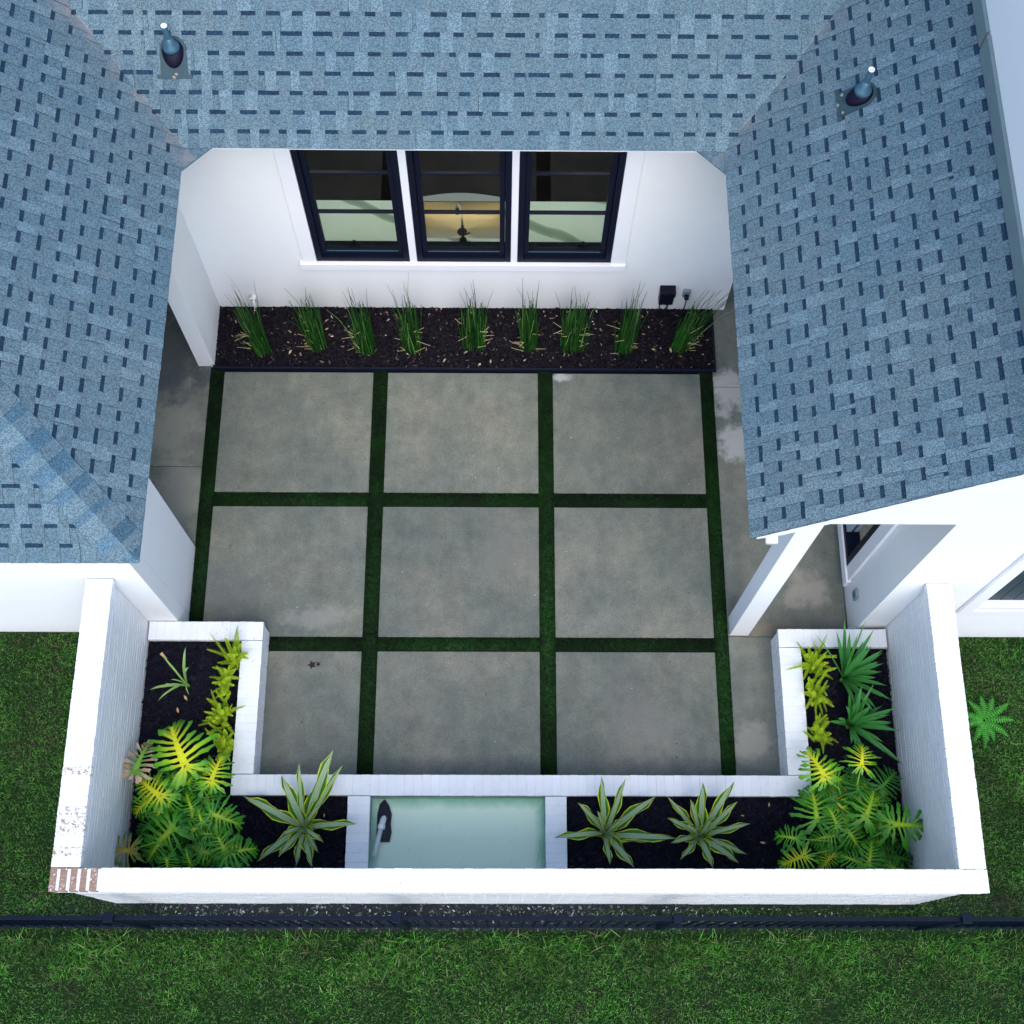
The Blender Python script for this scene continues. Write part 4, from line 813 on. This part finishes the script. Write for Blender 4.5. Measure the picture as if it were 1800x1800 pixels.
strap_plant('yuc2', 'yucca', 'blue green sword leaved plant with one long drooping leaf, right planter arm', 'plant', M['yuc'], .05, .01, gy, .35)
sp = strap_plant('sparse', 'sparse_lily', 'thin sparse lily with a few leaves alone on mulch in the left planter arm', 'plant', M['lily'], .09, .05, None, .3, .012)
c = DATA['sparse']['tips'][0][0]; MB().tube([Vector(c) + Vector((.05, -.05, -.02)), Vector(c)], [.008, .016], 6).build('dry_tip', M['dead'], sp)
def fern_frond(mb, c, tip, rad=.020, curve=.05):
    c = Vector(c); tip = Vector(tip); L = (tip - c).length; n_ = max(9, int(L / .0095)); mid = (c + tip) / 2 + Vector((0, 0, curve))
    for i in range(n_):
        t = (i + .5) / n_; p = c * (1 - t) ** 2 + mid * 2 * t * (1 - t) + tip * t * t; tg = ((mid - c) * (1 - t) + (tip - mid) * t).normalized()
        a = tg.cross(Vector((0, 0, 1)) if abs(tg.z) < .95 else Vector((1, 0, 0))).normalized(); b = tg.cross(a)
        rr = rad * (math.sin(math.pi * min(1, .22 + t * .78)) ** .6) * (1 if t < .97 else .4); o_ = random.uniform(0, 6.28)
        for j in range(7):
            q = o_ + j * 2 * math.pi / 7 + random.uniform(-.25, .25); e_ = (a * math.cos(q) + b * math.sin(q)); q2 = e_.cross(tg)
            tipn = p + (e_ * 1.0 + tg * .8) * rr * random.uniform(.75, 1.15); base = p
            w_ = .0024; mb.quad([base - q2 * w_, base + q2 * w_, tipn + q2 * w_ * .5, tipn - q2 * w_ * .5], 0, [(.1, 0), (.1, 0), (.9, 1), (.9, 1)])
def fern_plant(key, label, mat, name='foxtail_fern', group=None, zbase=None, rad=.020):
    D = DATA[key]; r_ = tag(empty(name), label, 'fern', group); c = Vector(D['c'])
    for tip in D['tips']:
        mb = MB(); fern_frond(mb, c + Vector((random.uniform(-.03, .03), random.uniform(-.03, .03), 0)), tip, rad * random.uniform(.85, 1.15)); mb.build('frond', mat, r_)
    for k_ in range(17):
        a = random.uniform(0, 6.28); q_ = random.uniform(.06, .18); mb = MB(); fern_frond(mb, c + Vector((random.uniform(-.05, .05), random.uniform(-.11, .11), 0)), (c.x + q_ * math.cos(a), c.y + q_ * 1.3 * math.sin(a), c.z + random.uniform(.08, .3)), rad * .9); mb.build('frond', mat, r_)
    return r_
gf = 'foxtail ferns in the planter arms'
FL = [('fern1', 'lime foxtail fern in the back corner of the left planter arm, plumes over the coping'), ('fern2', 'lime foxtail fern, upright, second from the back in the left planter arm'), ('fern3', 'lime foxtail fern with plumes reaching both ways halfway along the left planter arm'),
      ('fern4', 'lime foxtail fern tucked against the yellow lobed leaves on the left'), ('fern5', 'foxtail fern in the back corner of the right planter arm'), ('fern6', 'yellow green foxtail fern second from the back in the right planter arm'), ('fern7', 'small foxtail fern just above the yellow lobed leaves on the right')]
for k_, l_ in FL: fern_plant(k_, l_, M['fern'], group=gf)
# lobed philodendron leaves
def phil_leaf(parent, B, T, wr, col, name='leaf'):
    B = Vector(B); T = Vector(T); ax = T - B; L = ax.length; ax.normalize(); sd = ax.cross(Vector((0, 0, 1))).normalized(); up = sd.cross(ax).normalized()
    if col == 'o': up = (up * .5 + Vector((-.5, 0, .5))).normalized(); sd = ax.cross(up).normalized()
    mb = MB(); droop = .55 / max(L, .1)
    def P(u_, s_): # u along the axis, s sideways (metres) with droop
        r2 = (u_ - .25 * L) ** 2 + s_ * s_; return B + ax * u_ + sd * s_ + up * (-droop * r2 * .9 + abs(s_) * .12)
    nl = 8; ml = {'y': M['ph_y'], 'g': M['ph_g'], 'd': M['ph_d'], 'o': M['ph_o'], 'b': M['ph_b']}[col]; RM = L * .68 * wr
    # midrib blade
    segs = 9
    for i in range(segs):
        t0, t1 = i / segs, (i + 1) / segs; w0, w1 = [L * .075 * (1 - t * .72) for t in (t0, t1)]
        for s_ in (-1, 1):
            q = [P(L * t0 * .95, 0), P(L * t0 * .95, s_ * w0), P(L * t1 * .95, s_ * w1), P(L * t1 * .95, 0)]; mb.quad(q if s_ > 0 else q[::-1], 0, [(0, 0), (.25, 0), (.25, 1), (0, 1)] if s_ > 0 else [(0, 1), (.25, 1), (.25, 0), (0, 0)])
    for s_ in (-1, 1):
        for k_ in range(-3, nl):
            if k_ < 0: u0 = 0; ang = math.radians(112 - k_ * 0 + (-k_ - 1) * 22); ll = RM * (.86, .80, .62)[-k_ - 1]
            else:
                t = k_ / (nl - 1); u0 = L * (.04 + .80 * t); ang = math.radians(88 - 62 * t ** 1.1); ll = RM * (1.0 - .60 * t ** 1.7) * (1.05 if k_ else .95)
            lift = random.uniform(-.25, .22); ang += random.uniform(-.13, .13); ll *= random.uniform(.74, 1.14); w = L * .026 * random.uniform(.8, 1.3); phb = random.uniform(0, 6); du, ds = math.cos(ang), math.sin(ang) * s_
            ns = 10; prev = None; ph = random.uniform(0, 6); bend = random.uniform(-.1, .35)
            for i in range(ns + 1):
                t = i / ns; tt = ll * t; aa = ang - bend * t * .6
                cu = u0 + math.cos(aa) * tt; cs = math.sin(aa) * tt * s_
                ww = w * (1.25 - .9 * t if t < .35 else .93 + .45 * math.sin((t - .35) / .65 * math.pi)) 
                if i == ns: ww = w * .12
                nu, ns_ = -math.sin(aa) * s_ * s_, math.cos(aa) * s_
                wl_ = ww * (1 + 1.5 * max(0, math.sin(t * 9.5 + ph)) ** 3 * t); wr_ = ww * (1 + 1.5 * max(0, math.sin(t * 9.5 + phb)) ** 3 * t)
                ctr = P(cu, cs); l_ = P(cu - math.sin(aa) * wl_, cs + math.cos(aa) * wl_ * s_); r__ = P(cu + math.sin(aa) * wr_, cs - math.cos(aa) * wr_ * s_)
                dz_ = up * (lift * tt * t); ctr = ctr - up * (.10 * ww) + dz_; l_ = l_ + dz_; r__ = r__ + dz_
                uu = .12 + .88 * t
                cur = (l_, ctr, r__, uu)
                if prev:
                    for a_, b_ in ((0, 1), (1, 2)):
                        mb.quad([prev[a_], prev[b_], cur[b_], cur[a_]], 0, [(prev[3] + (.14 if a_ == 0 else 0), 0), (prev[3] + (.14 if b_ == 2 else 0), 0), (cur[3] + (.14 if b_ == 2 else 0), 1), (cur[3] + (.14 if a_ == 0 else 0), 1)])
                prev = cur
    return weld(mb.build(name, ml, parent, True), .0006)
def philodendron(key, label, group):
    D = DATA[key]; r_ = tag(empty('philodendron'), label, 'plant', group); c = Vector(D['c'])
    MB().tube([(c.x, c.y, .31), (c.x + .02, c.y, .42)], [.035, .025], 8).build('stem', M['petiole'], r_, True)
    X = list(D['L'])
    for q in range(20):
        a = q * 6.283 / 9 + random.uniform(-.3, .3); rd = random.uniform(.04, .30); L_ = random.uniform(.11, .20); z_ = random.uniform(.52, .80) - rd * .3
        bx_, by_ = c.x + rd * math.cos(a), c.y + rd * math.sin(a); tx, ty = c.x + (rd + L_) * math.cos(a + .2), c.y + (rd + L_) * math.sin(a + .2)
        if tx < -3.17 or tx > 3.50 or ty < .93 or (ty > 1.62 and -2.36 < tx < 2.75) or bx_ < -3.2: continue
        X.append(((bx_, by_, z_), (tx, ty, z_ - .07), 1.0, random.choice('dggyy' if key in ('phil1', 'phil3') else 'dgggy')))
    for B, T, w, col in X:
        phil_leaf(r_, B, T, w, col)
        b = Vector(B); mid = (c + b) / 2; mid.z = max(b.z - .05, .36); MB().tube([(c.x, c.y, .38), mid, b - Vector((0, 0, .004))], [.008, .007, .005], 6).build('leaf_stalk', M['petiole'], r_, True)
    return r_
gp = 'big lobed leaf plants in the planter corners'
philodendron('phil1', 'yellow centred lobed leaf plant, upper of the two in the left corner', gp)
philodendron('phil2', 'green lobed leaf plant against the front wall in the left corner, one ochre leaf', gp)
philodendron('phil3', 'yellow lobed leaf plant, upper of the two in the right corner', gp)
philodendron('phil4', 'dark green lobed leaf plant in the right corner, one leaf over the brick wall', gp)
# fern weed on the lawn
def shift(D, dz): return dict(c=(D['c'][0], D['c'][1], D['c'][2] + dz), tips=[(a, b, c_ + dz) for a, b, c_ in D['tips']])
LX, LY = 4.47, 2.39
r_ = tag(empty('lawn_fern'), 'bright green fern rosette growing alone in the lawn right of the brick wall', 'fern')
for k_ in range(11):
    a = k_ * 6.283 / 11 + random.uniform(-.15, .15); L_ = random.uniform(.20, .30); mb = MB(); n_ = 13
    for i in range(n_):
        t = (i + 1) / n_; x_ = LX + math.cos(a) * L_ * t; y_ = LY + math.sin(a) * L_ * t; z_ = .04 + .22 * t - .20 * t * t; hw = .034 * math.sin(math.pi * min(1, .15 + t * .82)); du = L_ / n_ * .42
        for s_ in (-1, 1):
            sx_, sy_ = -math.sin(a) * s_, math.cos(a) * s_; fx, fy = math.cos(a), math.sin(a)
            mb.quad([(x_ - fx * du, y_ - fy * du, z_), (x_ + fx * du, y_ + fy * du, z_), (x_ + fx * (du * 1.5) + sx_ * hw, y_ + fy * du * 1.5 + sy_ * hw, z_ - .006), (x_ + fx * du * .3 + sx_ * hw, y_ + fy * du * .3 + sy_ * hw, z_ - .006)], 0, [(0, 0), (0, 0), (1, 1), (1, 1)])
    mb.build('frond', M['fern2'], r_)
# weedy foliage at the foot of the right wall
for q, (wx_, wy_, sc_, lb) in enumerate(((3.93, 2.95, .16, 'small ragged weed in the lawn by the top right end of the brick wall'), (3.97, 2.70, .15, 'small ragged weed a step below the top right one'))):
    r_ = tag(empty('weed'), lb, 'weed', 'weeds by the right end of the brick wall')
    for k_ in range(7):
        a = random.uniform(0, 6.28); mb = MB(); fern_frond(mb, (wx_, wy_, .0), (wx_ + sc_ * math.cos(a), wy_ + sc_ * math.sin(a), random.uniform(.05, .16)), .018); mb.build('frond', M['grass'], r_)

# horsetails
HT = [(-2.44, 6.17, -.10, 'leftmost horsetail clump, leaning left in front of the white tap'), (-1.87, 6.22, -.09, 'second horsetail clump from the left, below the left window corner'), (-1.37, 6.18, -.05, 'third horsetail clump from the left, under the left window'), (-.91, 6.20, -.02, 'fourth horsetail clump from the left, tall with thin tops'),
      (-.28, 6.24, .0, 'wide dense horsetail clump in the middle under the central window'), (.27, 6.23, -.02, 'narrow horsetail clump just right of the middle one, yellow bits at its foot'), (.72, 6.22, .03, 'dense horsetail clump under the right window'), (1.26, 6.21, .04, 'horsetail clump left of the black transformer box'), (1.83, 6.23, .14, 'rightmost horsetail clump, fanning over the grey outlet')]
for q, (x, y, ln, lb) in enumerate(HT):
    r_ = tag(empty('horsetail'), lb, 'horsetail', 'horsetail clumps in the mulch bed')
    rx_ = .125 if q in (4, 6) else (.085 if q == 5 else .10); n_ = 100 if q in (4, 6) else 72
    mb = MB(); thin = MB(); dry = MB()
    for i in range(n_):
        a = random.uniform(0, 6.28); rr = random.random() ** .5; bx_, by_ = x + rx_ * rr * math.cos(a), y + .075 * rr * math.sin(a)
        h = random.uniform(.25, .86) ; lx = ln * h * .8 + (bx_ - x) * random.uniform(-.6, .6) * h + random.gauss(0, .035); ly = random.gauss(0, .05) + .05
        mb.tube([(bx_, by_, .02), (bx_ + lx * .4, by_ + ly * .4, h * .5), (bx_ + lx, by_ + ly, h)], [.0045, .0042, .0025], 4)
    for i in range(13 if q != 8 else 20):
        a = random.uniform(0, 6.28); bx_, by_ = x + rx_ * .7 * math.cos(a), y + .05 * math.sin(a); h = random.uniform(.75, 1.12); lx = ln * .9 + random.gauss(0, .055) + (random.uniform(0, .30) if q == 8 else 0); ly = random.uniform(-.05, .22)
        thin.tube([(bx_, by_, .02), (bx_ + lx * .3, by_ + ly * .3, h * .45), (bx_ + lx * .7, by_ + ly * .8, h * .8), (bx_ + lx * 1.15, by_ + ly, h)], [.0032, .003, .0022, .0010], 4)
    for i in range(9):
        sgn = -1 if q < 3 else random.choice((-1, 1)) if q < 8 else 1
        a = random.uniform(0, 6.28); bx_, by_ = x + sgn * rx_ * random.uniform(.3, 1), y + random.uniform(-.1, .05); z_ = random.uniform(.03, .50); l_ = random.uniform(.04, .15); aa = (math.pi if sgn < 0 else 0) + random.uniform(-.9, .9)
        dry.tube([(bx_, by_, z_), (bx_ + l_ * math.cos(aa), by_ + l_ * math.sin(aa) * .7, max(.03, z_ + random.uniform(-.04, .06)))], [.0026, .0016], 4)
    mb.build('stems', M['reed'], r_)['kind'] = 'stuff'; thin.build('thin_stems', M['reed'], r_)['kind'] = 'stuff'; dry.build('dry_stems', M['straw'], r_)['kind'] = 'stuff'
# fallen leaves and twigs on slabs and mulch
lm_ = plain('purple_dead_leaf', (.035, .012, .022), .7)
def dead_leaf(x, y, z, s, mat, lb, star=True):
    mb = MB(); n_ = 10 if star else 6; a0 = random.uniform(0, 6)
    pts_ = [(x + s * (1 if (i % 2 == 0 or not star) else .45) * math.cos(a0 + i * 6.283 / n_) * (1 if star else 1.5), y + s * (1 if (i % 2 == 0 or not star) else .45) * math.sin(a0 + i * 6.283 / n_), z + .006 + .004 * (i % 2)) for i in range(n_)]
    for i in range(n_): mb.quad([(x, y, z + .003), pts_[i], pts_[(i + 1) % n_]])
    tag(mb.build('fallen_leaf', mat), lb, 'leaf', 'fallen leaves')
dead_leaf(-1.757, 2.90, .023, .045, lm_, 'dark purple fallen leaf on the slab near the left planter, larger of the pair'); dead_leaf(-1.70, 2.905, .023, .025, lm_, 'small dark leaf touching the larger purple one on the slab')
tw = MB()
for i in range(46):
    x, y = random.uniform(-2.7, 2.4), random.uniform(1.9, 5.8); a = random.uniform(0, 6.28); l_ = random.uniform(.008, .03)
    tw.tube([(x, y, .024), (x + l_ * math.cos(a) * .5, y + l_ * math.sin(a) * .5, .028), (x + l_ * math.cos(a + .5), y + l_ * math.sin(a + .5), .025)], [.0022, .003, .0012], 4)
tag(tw.build('twigs', lm_), 'tiny dark twigs and leaf bits scattered over the slabs', 'twigs', kind='stuff')
lt = MB()
for i in range(26):
    k_ = random.random()
    if k_ < .6: x, y, z = random.uniform(-2.9, 2.1), random.uniform(6.02, 6.6), .05
    elif k_ < .8: x, y, z = random.uniform(-3.1, -2.4), random.uniform(2.3, 3.0), .34
    else: x, y, z = random.choice((random.uniform(-2.2, -1.4), random.uniform(.65, 2.5))), random.uniform(1.0, 1.6), .34
    s = random.uniform(.008, .022); a = random.uniform(0, 3.14); c_, s_ = math.cos(a), math.sin(a); lt.quad([(x + c_ * s * 1.6, y + s_ * s * 1.6, z), (x - s_ * s * .6, y + c_ * s * .6, z + .008), (x - c_ * s * 1.4, y - s_ * s * 1.4, z + .003), (x + s_ * s * .6, y - c_ * s * .6, z + .006)])
tag(lt.build('leaf_litter', M['dead']), 'tan leaf litter scattered over the mulch', 'leaf litter', kind='stuff')
